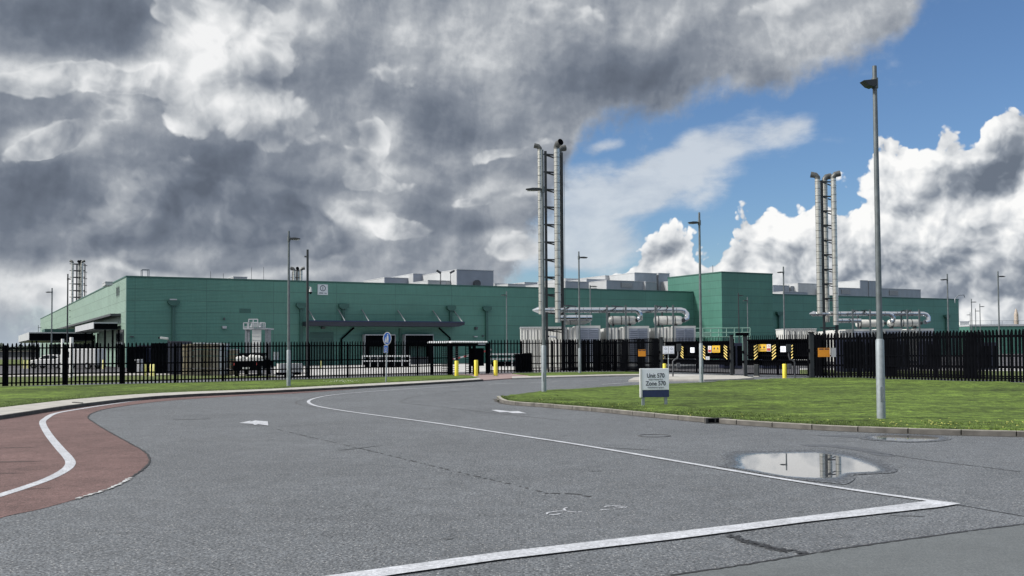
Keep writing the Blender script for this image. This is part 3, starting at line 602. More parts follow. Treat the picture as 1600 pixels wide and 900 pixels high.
v = MB(); v.sheet(catmull(gp([(1250, 694.5), (1262, 697.5), (1300, 699), (1345, 705), (1372, 712), (1400, 712.5), (1380, 707), (1345, 700), (1300, 695.5), (1250, 694.5)]), 4)[:-1], Z1)
v.sheet(catmull(gp([(1275, 680.5), (1345, 684.5), (1378, 684), (1350, 680), (1275, 680.5)]), 4)[:-1], Z1)
struct(v.build('damp_patch', M_wet))
v = MB(); c = G(1022, 681); v.ring((0, 0), .34, .045, 0, .006); o = v.build('manhole_cover', M_tyre, loc=(c.x, c.y, Z1)); o.rotation_euler.x = math.pi/2
tag(o, 'round manhole cover set in the asphalt, before the lawn kerb', 'manhole cover')
def drain(px, py, label, flip=False):
    c = G(px, py); t = thing('gully_inlet', label, 'drain inlet', (c.x, c.y, 0), .25 if not flip else -.75)
    f = MB(); f.b2(-.34, .34, -.06, .02, 0, .13); f.build('frame', M_kerbdark, t)
    f = MB()
    for k in range(3): f.b2(-.28+k*.2, -.12+k*.2, -.066, -.061, .03, .11)
    f.build('slot', M_black, t)
drain(1122, 661.2, 'black slotted drain inlet in the kerb of the right lawn')
drain(122, 634.5, 'black drain inlet in the left kerb beside the red cycle path', True)

# ------------------------------------------------------------------ grass blades and flowers
def inside(p, poly):
    c = False; j = len(poly)-1
    for i in range(len(poly)):
        a, b = poly[i], poly[j]
        if (a[1] > p[1]) != (b[1] > p[1]) and p[0] < (b[0]-a[0])*(p[1]-a[1])/(b[1]-a[1])+a[0]: c = not c
        j = i
    return c
def blades(name, line, side, depth, n, seed, zb, label, hmax=.11):
    rnd = random.Random(seed); L = resample(line, .25); v = MB(); m = len(L)-1
    for _ in range(n):
        i = min(int(rnd.random()*m), m-1); a, b = L[i], L[i+1]; p = a.lerp(b, rnd.random()); d = (b-a); d.z = 0
        if d.length < 1e-4: continue
        d.normalize(); off = depth*rnd.random()**2.2; p = p+Vector((-d.y, d.x, 0))*side*off
        h = rnd.uniform(.02, hmax)*(1.0 if off > .1 else 1.3); w = rnd.uniform(.004, .011); t = rnd.uniform(0, math.pi); q = Vector((math.cos(t), math.sin(t), 0))*w
        tip = p+Vector((rnd.uniform(-.04, .04), rnd.uniform(-.04, .04), 0))
        v.add([(p.x-q.x, p.y-q.y, zb), (p.x+q.x, p.y+q.y, zb), (tip.x, tip.y, zb+h)], [(0, 1, 2)])
    o = v.build(name, M_blade); tag(o, label, 'grass', kind='stuff'); return o
blades('grass_tufts', offset(rk, .16), 1, 2.2, 26000, 11, ZV-.01, 'short green blades along the edge of the right lawn', .055)
blades('grass_tufts', gl, 1, 1.6, 16000, 12, ZV-.01, 'short green blades along the edge of the left verge', .055)
rnd = random.Random(9); v = MB()
for k in range(90):
    i = int(rnd.random()**.7*(len(rki)-2)); p = rki[i].lerp(rki[i+1], rnd.random())+Vector((rnd.gauss(0, .2), abs(rnd.gauss(.5, 1.2)), 0))
    if rnd.random() < .5: p = G(rnd.choice([1455, 1480, 1530, 1590, 1395, 1570])+rnd.gauss(0, 10), 664+rnd.gauss(0, 3), ZV)
    s_ = rnd.uniform(.007, .014); v.box((p.x, p.y, ZV+rnd.uniform(.035, .06)), (s_*2, s_*2, s_))
tag(v.build('small_flowers', mat('petals', (.55, .55, .16), .7)), 'tiny pale yellow flowers dotted in the lawn edge', 'flowers', kind='stuff')
v = MB()
for k in range(80):
    p = G(535+rnd.gauss(0, 14), 597+rnd.gauss(0, 1.0), ZV); s_ = .03; v.box((p.x, p.y, ZV+.07), (s_, s_, s_*.6))
tag(v.build('small_flowers', mat('daisies', (.62, .66, .50), .7)), 'small white daisies dotted in the left verge', 'flowers', kind='stuff')

M_stain = groundmat('old_stain', (.018, .020, .025), (.172, .188, .207), 34, .7, .6, .12, .5, .35, speck=.5)
M_redst = groundmat('scuffed_red', (.035, .024, .024), (.120, .080, .078), 50, .8, .5, .14, .5)
sr_ = random.Random(21); v = MB()
def patchy(v, c, ln, wd, an, z, n=26):
    pts = []
    for k in range(n):
        t = 2*math.pi*k/n; r = 1+sr_.uniform(-.28, .28); x = ln*r*math.cos(t); y = wd*r*math.sin(t); pts.append((c.x+x*math.cos(an)-y*math.sin(an), c.y+x*math.sin(an)+y*math.cos(an)))
    v.sheet(pts, z)
for px, py, ln, wd, an in ((300, 655, .5, .10, .2), (560, 700, .5, .07, .9), (930, 736, .10, .05, 0), (1250, 800, .05, .03, 0), (1420, 806, .18, .04, -.2), (700, 842, .05, .035, 0), (960, 700, .9, .05, -.6)):
    patchy(v, G(px, py), ln, wd, an, Z1+.0015)
struct(v.build('road_stain', M_stain))
v = MB()
for px, py, ln, wd, an in ((8, 722, .55, .09, .1), (20, 700, .35, .06, .2), (5, 740, .3, .05, 0), (215, 716, .25, .02, .1), (150, 700, .3, .02, .1), (60, 764, .2, .03, .3)): patchy(v, G(px, py), ln, wd, an, Z1+.0025)
struct(v.build('path_scuff', M_redst))

# ------------------------------------------------------------------ the green building
A0 = at(197.5, 433, 107); TH = R(28.62); HT = 9.85
U = Vector((math.cos(TH), math.sin(TH), 0)); V = Vector((-math.sin(TH), math.cos(TH), 0)); O0 = Vector((A0.x, A0.y, 0))
def FP(px, py, y=0.0):               # (along the facade, height) on the plane y inside the front wall
    d = ray(px, py); O = O0+V*y; t = (O-EYE).dot(V)/d.dot(V); p = EYE+d*t; return (p-O).dot(U), p.z
def LP(px, py, x=0.0):
    d = ray(px, py); O = O0+U*x; t = (O-EYE).dot(U)/d.dot(U); p = EYE+d*t; return (p-O).dot(V), p.z
B = thing('warehouse', 'long low green clad warehouse behind the palisade fence', 'building', O0, TH)
LB, DB = 136.6, 156.0
wb = MB(); wb.prism([(0, 0), (LB, 0), (LB, HT), (0, HT)], 0, .3); wb.build('front_wall', M_green, B)
wb = MB(); wb.box((LB-.15, DB/2, HT/2), (.3, DB-.62, HT)); wb.box((LB/2, DB-.15, HT/2), (LB-.64, .3, HT)); wb.build('rear_wall', M_green, B)
wb = MB(); wb.box((.15, .305+(DB-.31)/2, HT/2), (.3, DB-.31, HT)); wb.build('side_wall', M_green_lit, B)
wb = MB(); wb.b2(.35, LB-.35, .35, DB-.35, HT-.9, HT-.6); wb.build('roof', M_dgrey, B)
wb = MB(); wb.b2(-.05, LB+.05, -.06, .36, HT+.003, HT+.16); wb.b2(-.06, .36, .37, DB, HT+.003, HT+.16); wb.build('parapet_trim', M_gdark, B)
wb = MB(); wb.b2(-.035, .06, -.035, .06, .02, HT); wb.build('corner_trim', M_gpale, B)
TY = -6.25; TS0, TS1, TT = 77.9, 87.45, 12.35
wb = MB(); wb.b2(TS0, TS1, TY, -.01, 0, TT); wb.b2(TS0, TS1, -.01, 6, HT+.2, TT); tw = wb.build('tower', M_greenT, B)
wb = MB(); wb.b2(TS0-.05, TS1+.05, TY-.05, 6.05, TT+.003, TT+.16); wb.build('tower_trim', M_gdark, tw)
wb = MB(); wb.tube([(TS0+1.2, -3, TT), (TS0+1.2, -3, TT+1.3)], .04); wb.build('antenna', M_dgrey, tw)
# rain pipes with hopper heads
for px, py, pb in ((271, 469, 0), (470, 474, 0), (536, 475, 5.2), (703.5, 478, 5.2), (759.5, 479, 0), (1216, 487, 0), (1477.5, 492, 0)):
    s_, z = FP(px, py); t = MB(); t.b2(s_-.16, s_+.16, -.27, -.02, pb, z-.5); o = t.build('downpipe', M_gdark, B)
    t = MB(); t.prism([(s_-.62, z-.02), (s_+.62, z-.02), (s_+.62, z-.35), (s_+.3, z-.62), (s_-.3, z-.62), (s_-.62, z-.35)], -.5, -.01); t.build('hopper', M_gdark, o)
    if px == 271:
        t = MB(); t.b2(s_-.45, s_+.3, -.51, -.2, z-.015, z+.12); t.build('hopper_lid', M_lgrey, o)
# main canopy
CP = -LP(540, 503, FP(528.6, 484)[0])[0]; CP = min(max(CP, 1.2), 4.0)
c0 = FP(482, 503, -CP); c1 = FP(726, 503, -CP); zc = (c0[1]+c1[1])/2
t = MB(); t.prism([(c0[0], zc-.52), (c1[0]-.8, zc-.52), (c1[0], zc-.28), (c1[0], zc), (c0[0], zc)], -CP, -.02); cn = t.build('loading_canopy', mat('canopy_charcoal', (.022, .024, .038), .45, 0, .15, 1), B)
t = MB(); t.b2(c0[0]-.03, c1[0]+.03, -CP-.05, -CP+.3, zc+.003, zc+.10); t.build('canopy_edge', M_navy, cn)
for px, py in ((482.5, 485), (528.6, 484), (565.5, 484), (621.6, 485), (676.5, 485.5), (709.5, 486)):
    s_, z = FP(px, py); t = MB(); t.tube([(s_, -.01, z), (s_, -CP+.2, zc+.08)], .07, 8); t.build('canopy_strut', M_galv, cn)
for (x0, y0, x1, y1) in ((553, 512, 533.5, 530), (686, 512.5, 703, 528)):
    a = FP(x0, y0, -.15); b = FP(x1, y1, -.15); t = MB(); t.tube([(a[0], -.15, a[1]), (b[0], -.15, b[1]), (b[0], -.15, .1)], .11, 8); t.build('drainpipe', M_black, B)
a = FP(625, 513, -.1); t = MB(); t.b2(a[0]-.1, a[0]+.1, -.2, -.02, 0, a[1]); t.build('drainpipe', M_gdark, B)
# sectional door and docks
a = FP(484, 519); b = FP(521, 519); z = a[1]
t = MB(); t.b2(a[0], a[0]+.18, -.07, -.01, 0, z); t.b2(b[0]-.18, b[0], -.07, -.01, 0, z); t.b2(a[0]+.18, b[0]-.18, -.07, -.01, z-.16, z); dr = t.build('door_frame', M_gdark, B)
t = MB()
for k in range(6): t.b2(a[0]+.18, b[0]-.18, -.03-.006*(k % 2), -.012, k*(z-.16)/6+.02, (k+1)*(z-.16)/6-.02)
t.build('sectional_door', M_gdark, dr)
for px0, px1 in ((571, 617), (633.5, 676.5)):
    a = FP(px0, 524, -.9); b = FP(px1, 524, -.9); z = a[1]
    t = MB(); t.b2(a[0], a[0]+.55, -.9, -.01, 0, z); t.b2(b[0]-.55, b[0], -.9, -.01, 0, z); t.b2(a[0]+.55, b[0]-.55, -.9, -.01, z-1.35, z); ds = t.build('dock_shelter', M_black, B)
    t = MB(); t.b2(a[0]-.04, b[0]+.04, -.95, -.02, z+.003, z+.12); t.b2(a[0]-.08, a[0]-.005, -.93, -.02, .3, z); t.b2(b[0]+.005, b[0]+.07, -.93, -.02, .3, z); t.build('shelter_trim', M_lgrey, ds)
    t = MB(); t.b2(a[0]+.56, b[0]-.56, -.12, -.05, .9, z-1.4); t.build('dock_door', M_gdark, ds)
    t = MB(); t.b2(a[0]+.56, b[0]-.56, -.7, -.05, 0, .88); t.build('dock_leveller', M_dgrey, ds)
# round pictogram sign on the wall
a = FP(496, 444.3); b = FP(512, 461); cx_, cz = (a[0]+b[0])/2, (a[1]+b[1])/2; w_, h_ = b[0]-a[0], a[1]-b[1]
t = MB(); t.b2(a[0], b[0], -.10, -.02, b[1], a[1]); ws = t.build('wall_sign', mat('wall_sign_face', (.55, .60, .64), .5), B)
t = MB(); t.ring((cx_, cz+h_*.14), w_*.28, w_*.06, -.115, -.102); t.b2(cx_-.035, cx_+.035, -.115, -.102, cz+h_*.0, cz+h_*.28); t.build('emblem', M_ink, ws)
t = MB(); t.b2(cx_-w_*.36, cx_+w_*.04, -.115, -.102, cz-h_*.36, cz-h_*.29); t.b2(cx_+w_*.16, cx_+w_*.38, -.115, -.102, cz-h_*.36, cz-h_*.30); t.build('caption', M_ink, ws)
# small wall lights, vents, floodlights
for px, py, w_, h_, mm in ((350, 511.5, .5, .28, M_lgrey), (206, 526, .35, .12, M_dgrey), (350, 498, .12, .25, M_dgrey), (504, 512.5, .5, .2, M_dgrey), (743, 513, .35, .35, M_dgrey), (742, 526, .5, .12, M_lgrey), (754, 525, .22, .14, M_dgrey)):
    s_, z = FP(px, py); t = MB(); t.prism([(s_-w_/2, z+h_/2), (s_+w_/2, z+h_/2), (s_+w_*.4, z-h_/2), (s_-w_*.4, z-h_/2)], -.35, -.005); t.build('wall_light', mm, B)
# stained panel
a = FP(374, 482); b = FP(392, 489); t = MB(); t.b2(a[0], b[0], -.02, -.004, b[1], a[1]); t.build('patched_panel', M_gdark, B)
# long shelf and canopies on the side wall
a = LP(189, 483); b = LP(92, 519.5); z = (a[1]+b[1])/2
t = MB(); t.b2(-1.1, -.02, a[0], b[0], z-.25, z+.0); t.build('side_shelf', M_dgrey, B)
# rooftop plant, each block a part of the building
def runit(x0, y0, x1, y1, k, dep, mm=M_unit, louv=None, name='rooftop_unit', lightside=True, z0=None):
    a = FP(x0, y0, k); b = FP(x1, y0, k); zt = a[1]; zb = HT-.55 if z0 is None else z0
    t = MB(); t.b2(a[0], b[0], k, k+dep, zb, zt); o = t.build(name, mm, B)
    t = MB(); t.b2(a[0]-.06, b[0]+.06, k-.06, k+dep+.06, zt+.003, zt+.09); t.build('capping', M_lgrey, o)
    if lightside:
        t = MB(); t.b2(a[0]-.03, a[0]-.005, k+.1, k+dep-.1, zb, zt-.02); t.build('lit_end_face', M_unitL, o)  # lighter sheet over the left end, painting the sunlit side
    for (lx0, lx1, ly0, ly1) in louv or []:
        p = FP(lx0, ly0, k); q = FP(lx1, ly1, k); t = MB(); t.b2(p[0], q[0], k-.05, k-.01, q[1], p[1]); lo = t.build('louvre', M_dgrey, o)
        t = MB(); n = 5
        for i in range(n):
            zz = q[1]+(p[1]-q[1])*(i+.5)/n; t.b2(p[0]+.05, q[0]-.05, k-.11, k-.055, zz-.05, zz+.04)
        t.build('slat', M_lgrey, lo)
    return o
runit(601, 434, 641, 445, 24, 9, M_grey)
runit(646, 428, 701, 445, 22, 10, M_grey)
runit(714, 421.5, 771, 447, 10, 16, M_grey)
runit(669, 438.5, 706, 447, 12, 6, M_unitL, [(688, 697, 440.5, 445.5)])
runit(773, 443.2, 792, 450, 30, 20, M_unitL); runit(794, 444.0, 838, 450, 26, 16, M_unitL)
runit(820, 441.5, 842, 450, 40, 8, M_lgrey)
runit(884, 440, 920, 452, 10, 12, M_unit); runit(884, 435.6, 905, 446, 20, 9, M_unitL)
runit(917, 436.5, 948, 453, 12, 12, M_unit); runit(946, 431, 961, 444, 16, 8, M_unitL); runit(963, 432.5, 980, 444, 15, 8, M_unit)
runit(948, 438.5, 1008, 456, 7, 12, M_unit, [(970, 988, 441.5, 449.5)])
runit(992, 426.5, 1026, 456, 9, 14, M_unit); runit(1029, 427.3, 1046, 456, 9, 12, M_unit)
runit(1046, 440.0, 1083, 457, 7, 12, M_unit, [(1070, 1083, 444, 456)]); runit(1009, 441.0, 1026, 456, 6.5, 2, M_unit)
runit(1208, 446, 1233, 460, 14, 12, M_unit); runit(1236, 447.5, 1246, 460, 14, 12, M_unit); runit(1247, 443, 1276, 461, 13, 12, M_unitL); runit(1224, 456.0, 1262, 461, 8, 5, M_unit)
runit(1310, 450, 1345, 464, 8, 14, M_unit, [(1314, 1328, 452.0, 459.5)]); runit(1344, 438.5, 1356, 464, 8.5, 14, M_unit); runit(1357.5, 439.3, 1377, 464, 8.5, 12, M_unit)
runit(1377, 451, 1438.5, 466, 8, 12, M_unit, [(1389, 1403, 453.5, 461.5)])
runit(365, 433.0, 386, 441, 14, 4, M_lgrey); runit(165, 441, 176, 450, 6, 3, M_lgrey)
for yy, zz in ((24, 1.4), (44, 1.0), (62, 1.2), (85, 1.0)):
    t = MB(); t.b2(3, 6, yy, yy+3, HT-.5, HT+zz); t.build('rooftop_unit', M_lgrey, B)
# access frame on the roof edge
a = FP(222.5, 421, 5); b = FP(233, 421, 5); t = MB(); zt = a[1]
for x in (a[0], b[0]):
    for y in (5, 6): t.bar((x, y, HT-.6), (x, y, zt), .07)
for zz in (HT+.35, zt):
    t.bar((a[0], 5, zz), (b[0], 5, zz), .07); t.bar((a[0], 6, zz), (b[0], 6, zz), .07); t.bar((a[0], 5, zz), (a[0], 6, zz), .07); t.bar((b[0], 5, zz), (b[0], 6, zz), .07)
t.build('roof_access_frame', M_galv, B)
t = MB()
for px, py in ((329, 424), (349, 427), (393, 418), (412, 417), (689, 424), (1055, 440)):
    s_, z = FP(px, py, 10); t.tube([(s_, 10, HT-.6), (s_, 10, z)], .025, 5)
t.build('lightning_rod', M_dgrey, B)
# rooftop cameras
for px in (688, 704):
    s_, z = FP(px, 426, 9); t = MB(); t.tube([(s_, 9, HT-.5), (s_, 9, z)], .05, 6); t.box((s_-.25 if px < 700 else s_+.25, 9, z+.12), (.7, .25, .25), 0, Matrix.Rotation(.5 if px < 700 else -.5, 3, 'Y')); t.build('rooftop_camera', M_dgrey, B)
a = FP(745, 443, 9.8); t = MB(); t.disc((a[0], a[1]), .5, 9.5, 9.95, 16); t.build('wall_light', M_dgrey, B)
# curved lamp arm over the far corner
s_, z = FP(1492, 466, -.5); t = MB(); t.tube([(s_, -.5, HT-.6), (s_, -.5, HT+.1), (s_+.9, -.5, HT+.75), (s_+2.4, -.5, HT+.85), (s_+2.6, -.5, HT+.4)], .07, 6); t.build('gooseneck_lamp', M_galv, B)

def canopy(pxl, pxr, pxb, ytop, ybot, cols, label):
    v0 = LP(pxr, ytop)[0]; xl, zt = FP(pxl, ytop, v0); zb = FP(pxl, ybot, v0)[1]; v1 = LP(pxb, 530, xl)[0]; v1 = min(v1, v0+40)
    m = MB(); m.b2(xl, -.35, v0, v1, zb, zt); o = m.build('entrance_canopy', M_black, B)
    m = MB(); m.b2(xl-.06, xl-.005, v0-.05, v1, zb+.05, zt+.05); m.b2(xl-.06, -.35, v0-.06, v0-.01, zt-.1, zt+.05); m.build('fascia', M_lgrey, o)  # left end pale grey so it looks lit; light is in the colour
    m = MB(); m.b2(xl+.05, -.4, v0+.05, v1-.05, zb-.08, zb-.005); m.build('soffit', M_blackpole, o)
    for cpx in cols:
        x = FP(cpx, 540, v0+.4)[0]
        for yy in (v0+.4, v1-.4):
            m = MB(); m.b2(x-.10, x+.10, yy-.10, yy+.10, 0, zb-.09); m.build('column', M_black, o)
    return o, xl, v0, v1, zt
o, xl, v0, v1, zt = canopy(46, 149, 29.5, 519.5, 531.5, (50, 57, 146), 'x')
m = MB(); m.b2(xl+2.0, xl+9.5, v0+3, v0+9, zt+.005, zt+.55); m.build('roof_box', M_gdark, o)
m = MB(); m.b2(xl+3.0, xl+9.5, v0+6, v0+11, 0, zt-1.5); m.build('entrance_wall', M_dgrey, o)
canopy(147, 189, 118, 504, 514, (164, 176, 186), 'x')
# door with grey frame under the second canopy
a = LP(176, 545); b = LP(160, 545)
t = MB(); t.b2(-.12, -.02, 1.5, 7.5, 0, 4.2); o = t.build('side_entrance', M_dgrey, B)
for k in range(4):
    t = MB(); t.b2(-.16, -.125, 1.7+k*1.45, 2.9+k*1.45, .2, 3.9); t.build('pane', M_glass, o)
# ------------------------------------------------------------------ far things
p = at(1507, 503, 230); b2 = thing('site_cabin', 'small white block building right of the green warehouse end', 'building', (p.x, p.y, 0), .2)
m = MB(); m.b2(-1.2, 1.2, 0, 5, 0, p.z); m.build('wall', M_cream, b2); m = MB(); m.b2(-1.3, 1.3, -.1, 5.1, p.z+.003, p.z+.15); m.build('roof', M_lgrey, b2)
p = at(1515, 508.5, 215); b3 = thing('storage_hall', 'low green hall at the far right, behind the fence and the small lamps', 'building', (p.x, p.y, 0), -.02)
m = MB(); m.b2(0, 60, 0, 30, 0, p.z-.2); m.build('wall', M_greenT, b3); m = MB(); m.b2(-.1, 60.1, -.1, 30.1, p.z-.197, p.z+.2); m.build('parapet', M_lgrey, b3)
m = MB()
for k in range(24): m.bar((k*2.4, .3, p.z+.2), (k*2.4, .3, p.z+1.0), .05)
m.bar((0, .3, p.z+1.0), (57, .3, p.z+1.0), .05); m.build('roof_railing', M_galv, b3)
p = at(1587.5, 482, 420); t = thing('water_tower', 'slender pale stone tower on the far right skyline', 'tower', (p.x, p.y, 0)); z = p.z
m = MB(); m.tube([(0, 0, 0), (0, 0, z-5.8), (0, 0, z-5.2)], [1.0, .9, 1.1], 12); m.build('shaft', M_brick, t)
m = MB(); m.tube([(0, 0, z-5.2), (0, 0, z-2.2)], .85, 12); m.tube([(0, 0, z-2.2), (0, 0, z-.8), (0, 0, z)], [.7, .45, .1], 12); m.build('lantern', M_brick, t)
# distant tree belts along the horizon
def belt(x0, x1, Y, h, n, seed, label):
    rnd = random.Random(seed); m = MB(); icos = []
    for k in range(n):
        x = x0+(x1-x0)*rnd.random(); y = Y+rnd.uniform(-30, 30); hh = h*rnd.uniform(.5, 1.1)
        for j in range(14):
            c = Vector((x+rnd.gauss(0, h*.35), y+rnd.gauss(0, 3), hh*rnd.uniform(.25, .9))); r = h*rnd.uniform(.10, .28)
            a = [c+Vector((rnd.uniform(-1, 1), rnd.uniform(-1, 1), rnd.uniform(-1, 1))).normalized()*r for _ in range(6)]
            m.add(a, [(0, 1, 2), (1, 2, 3), (2, 3, 4), (3, 4, 5), (0, 3, 5), (1, 4, 5), (0, 2, 4)])
    tag(m.build('tree_belt', mat('distant_foliage', (.045, .065, .05), .9, 0, .3, .05)), label, 'trees', kind='stuff')
belt(-520, -330, 900, 9, 160, 3, 'dark belt of trees low on the horizon at the far left')
belt(330, 760, 900, 8, 200, 4, 'dark belt of trees low on the horizon at the far right')
# low grey sheds seen on the left horizon
p = at(20, 548, 330); t = thing('shed', 'low grey shed on the horizon left of the black canopy', 'building', (p.x-14, p.y, 0))
m = MB(); m.b2(-8, 22, 0, 12, 0, 1.9); m.build('wall', M_dgrey, t); m = MB(); m.b2(-8.3, 22.3, -.3, 12.3, 1.903, 2.2); m.build('roof', M_taupe, t)

# ------------------------------------------------------------------ lamp posts
NL = 0
def lamp(px, base, top, joint, side, arm, label, z0=0.0, Y=None, kind='flat', armlen=None, rot=0.0, grp='grey lamp posts', dark=False):
    b = G(px, base, z0) if Y is None else Vector((at(px, 545, Y).x, Y, z0))
    tp = ray(px, top); H = hgt(px, top, b)-z0
    # keep the foot where it is and let the post stand plumb
    H = HC + tp.z/tp.y*b.y - z0
    t = thing('lamp_post', label, 'lamp post', b, rot, grp)
    pm = M_pole if not dark else M_blackpole
    if joint is not None:
        jz = HC + ray(px, joint).z/ray(px, joint).y*b.y - z0
        m = MB(); m.tube([(0, 0, 0), (0, 0, jz), (0, 0, jz+.04)], [.098, .094, .070], 16); m.build('base_section', M_galvl, t)
        m = MB(); m.box((0, -.096, .6), (.09, .02, .34)); m.build('access_door', M_galv, t)
    else: jz = .02
    m = MB(); m.tube([(0, 0, jz+.03), (0, 0, H)], [.070, .050 if joint else .06], 14); m.build('pole', pm, t)
    az = HC + ray(px, arm).z/ray(px, arm).y*b.y - z0 if arm else None
    if arm:
        if kind == 'box':      # deep wedge-shaped head
            m = MB(); m.prism([(-.33, .01), (0, .05), (0, -.10), (-.10, -.14), (-.20, -.11)], -.12, .12); h = m.build('lamp_head', M_blackpole, t, (0.03*side, -.10, az), 0.10, .01); h.scale.x = -side
        else:
            Lh = armlen or .62
            m = MB(); pr = [(0, .03), (.12, .055), (Lh*.55, .06), (Lh, .02), (Lh, -.005), (Lh*.6, -.05), (.14, -.045), (0, -.03)]
            m.prism([(side*x, z) for x, z in pr], -.11, .11); h = m.build('lamp_head', M_blackpole, t, (side*.04, 0, az), 0, .008)
            m = MB(); m.b2(side*Lh*.4, side*Lh*.9, -.08, .08, -.058, -.035); m.build('lens', M_lamp, h)
        m = MB(); m.tube([(0, 0, az-.12), (0, 0, az+.12)], .075, 12); m.build('collar', pm, t)
    return t, b, H
lamp(1377, 656, 103, 532, -1, 130, 'tallest lamp post, standing on the right lawn near the kerb', ZV, kind='box')
lamp(850, 612.5, 234, 541, -1, 296, 'lamp post at the tip of the right lawn, in front of the twin flues', ZV, armlen=.62)
lamp(1096, 597.5, 332, 537.6, -1, 348, 'lamp post on the lawn edge left of the green tower', ZV, armlen=.52)
lamp(906, 582.5, 393, 544.7, 1, 402.5, 'lamp post at the fence foot right of the twin flues', ZV, armlen=.58)
lamp(451, 603, 361, 548, 1, 373.3, 'lamp post on the left verge in front of the palisade', ZV, armlen=.50)
lamp(80.5, 0, 450, None, -1, 456.5, 'slim lamp post at the far left beside the black canopy', Y=100, armlen=.6)
lamp(105, 0, 428, None, 1, 436, 'taller slim lamp post with a short head between the canopy and the green corner', Y=92, armlen=.22, dark=True)
lamp(792, 0, 455, None, -1, 461, 'slim pale lamp post in the yard right of the last downpipe', Y=112, armlen=.62)
lamp(923, 0, 446.5, None, 1, 447.6, 'thin lamp post in the yard just right of the twin flues', Y=108, armlen=.75)
lamp(1155, 0, 457.5, None, 1, 462, 'left one of two short lamp posts before the green tower, with a dome camera', Y=112, armlen=.5, dark=True)
lamp(1169, 0, 464, None, -1, 469.5, 'right one of two short lamp posts before the green tower', Y=118, armlen=.5)
lamp(1226, 0, 416.6, None, -1, 425.5, 'slim lamp post right of the green tower', Y=84, armlen=.50)
lamp(1482.5, 0, 428, None, -1, 437, 'slim lamp post before the right end of the warehouse', Y=92, armlen=.6)
lamp(1562, 0, 424, None, 1, 432, 'slim lamp post standing alone at the right edge', Y=88, armlen=.6)
lamp(1519.5, 0, 467, None, 1, 472, 'tallest of the small distant lamp posts beyond the warehouse end', Y=145, armlen=.7)
lamp(1525.5, 0, 482, None, 1, 486, 'middle small distant lamp post beyond the warehouse end', Y=185, armlen=.7)
lamp(1532.5, 0, 474.5, None, 1, 479, 'rightmost small distant lamp post beyond the warehouse end', Y=160, armlen=.7)
lamp(1517, 0, 488, None, -1, 492, 'leftmost and farthest small lamp post beyond the warehouse end', Y=210, armlen=.7)
lamp(59.5, 0, 508, None, 1, 512, 'tiny distant lamp post above the far left canopy roof', Y=230, armlen=.8)
# camera mast in front of the main canopy
c = Vector((at(480.5, 545, 66).x, 66, 0)); Hm = HC+ray(480.5, 390).z/ray(480.5, 390).y*66
t = thing('camera_mast', 'dark slim mast with a white dome camera left of the loading canopy', 'camera mast', c)
m = MB(); m.tube([(0, 0, 0), (0, 0, Hm)], [.10, .075], 12); m.build('pole', M_blackpole, t)
zz = HC+ray(482, 455).z/ray(482, 455).y*66
m = MB(); m.tube([(.09, 0, zz+.28), (.2, 0, zz+.26), (.2, 0, zz+.1), (.2, 0, zz-.05)], [.03, .05, .09, .11], 10); cm = m.build('dome_camera', M_white, t)
m = MB(); m.tube([(.2, 0, zz-.05), (.2, 0, zz-.13), (.2, 0, zz-.19)], [.105, .09, .03], 10); m.build('lens', M_black, cm)
m = MB(); zz2 = HC+ray(480, 401).z/ray(480, 401).y*66; m.box((-.12, 0, zz2), (.16, .1, .1)); m.build('sensor', M_dgrey, t)

# ------------------------------------------------------------------ palisade fences
def palisade(name, label, pts, tops, pitch, posts=True, group=None, rails=(.88, .49, .27, .07), y_back=.0, pw=.078, z0=.0, sheetback=False):
    """pts: ground points; tops: heights at them"""
    o = pts[0]; t = thing(name, label, 'fence', (o.x, o.y, o.z), 0, group)
    cum = [0]
    for a, b in zip(pts, pts[1:]): cum.append(cum[-1]+(b-a).length)
    tot = cum[-1]
    def atd(d):
        for i in range(len(pts)-1):
            if d <= cum[i+1]+1e-6:
                f = (d-cum[i])/(cum[i+1]-cum[i]); return pts[i].lerp(pts[i+1], f)-o, tops[i]+(tops[i+1]-tops[i])*f, (pts[i+1]-pts[i]).normalized()
        return pts[-1]-o, tops[-1], (pts[-1]-pts[-2]).normalized()
    nb = max(1, round(tot/2.75)); bay = tot/nb; npb = max(3, round(bay/pitch))
    for b in range(nb):
        m = MB(); r = MB()
        for k in range(npb):
            p, h, d = atd(b*bay+(k+.5)*bay/npb); n = Vector((-d.y, d.x, 0)); 
            h += random.uniform(-.012, .012); w = pw*random.uniform(.95, 1.05); d = (d+n*random.uniform(-.05, .05)).normalized()
            # W-section pale with a pointed, slightly splayed head
            a, c_, e = p-d*w/2, p+n*-.03, p+d*w/2; ln = Vector((0, 0, 1))*1; tl = Vector((random.uniform(-.008, .008), random.uniform(-.008, .008), 0))
            zt = h-.11; v = [a, c_, e, a+tl+ln*zt, c_+tl+ln*zt, e+tl+ln*zt, a+tl+d*.02+ln*(h-.02)-n*.0, c_+tl+ln*h-n*.02, e+tl-d*.02+ln*(h-.02)]
            m.add(v, [(0, 1, 4, 3), (1, 2, 5, 4), (3, 4, 7, 6), (4, 5, 8, 7)])
        m.build('pale_panel', M_black, t)
        p, h, d = atd(b*bay); q, h2, _ = atd((b+1)*bay)
        n = Vector((-d.y, d.x, 0))*.05
        for f in rails: r.bar(p+n+Vector((0, 0, h*f)), q+n+Vector((0, 0, h2*f)), .045, .068)
        r.build('rail', M_black, t)
    if posts:
        for b in range(nb+1):
            p, h, d = atd(b*bay); m = MB(); n = Vector((-d.y, d.x, 0)); c_ = p+n*.11
            m.tube([c_, c_+Vector((0, 0, h*.90)), c_+Vector((0, 0, h*.95))], [.068, .068, .04], 10); m.build('post', M_black, t)
    return t, atd, tot
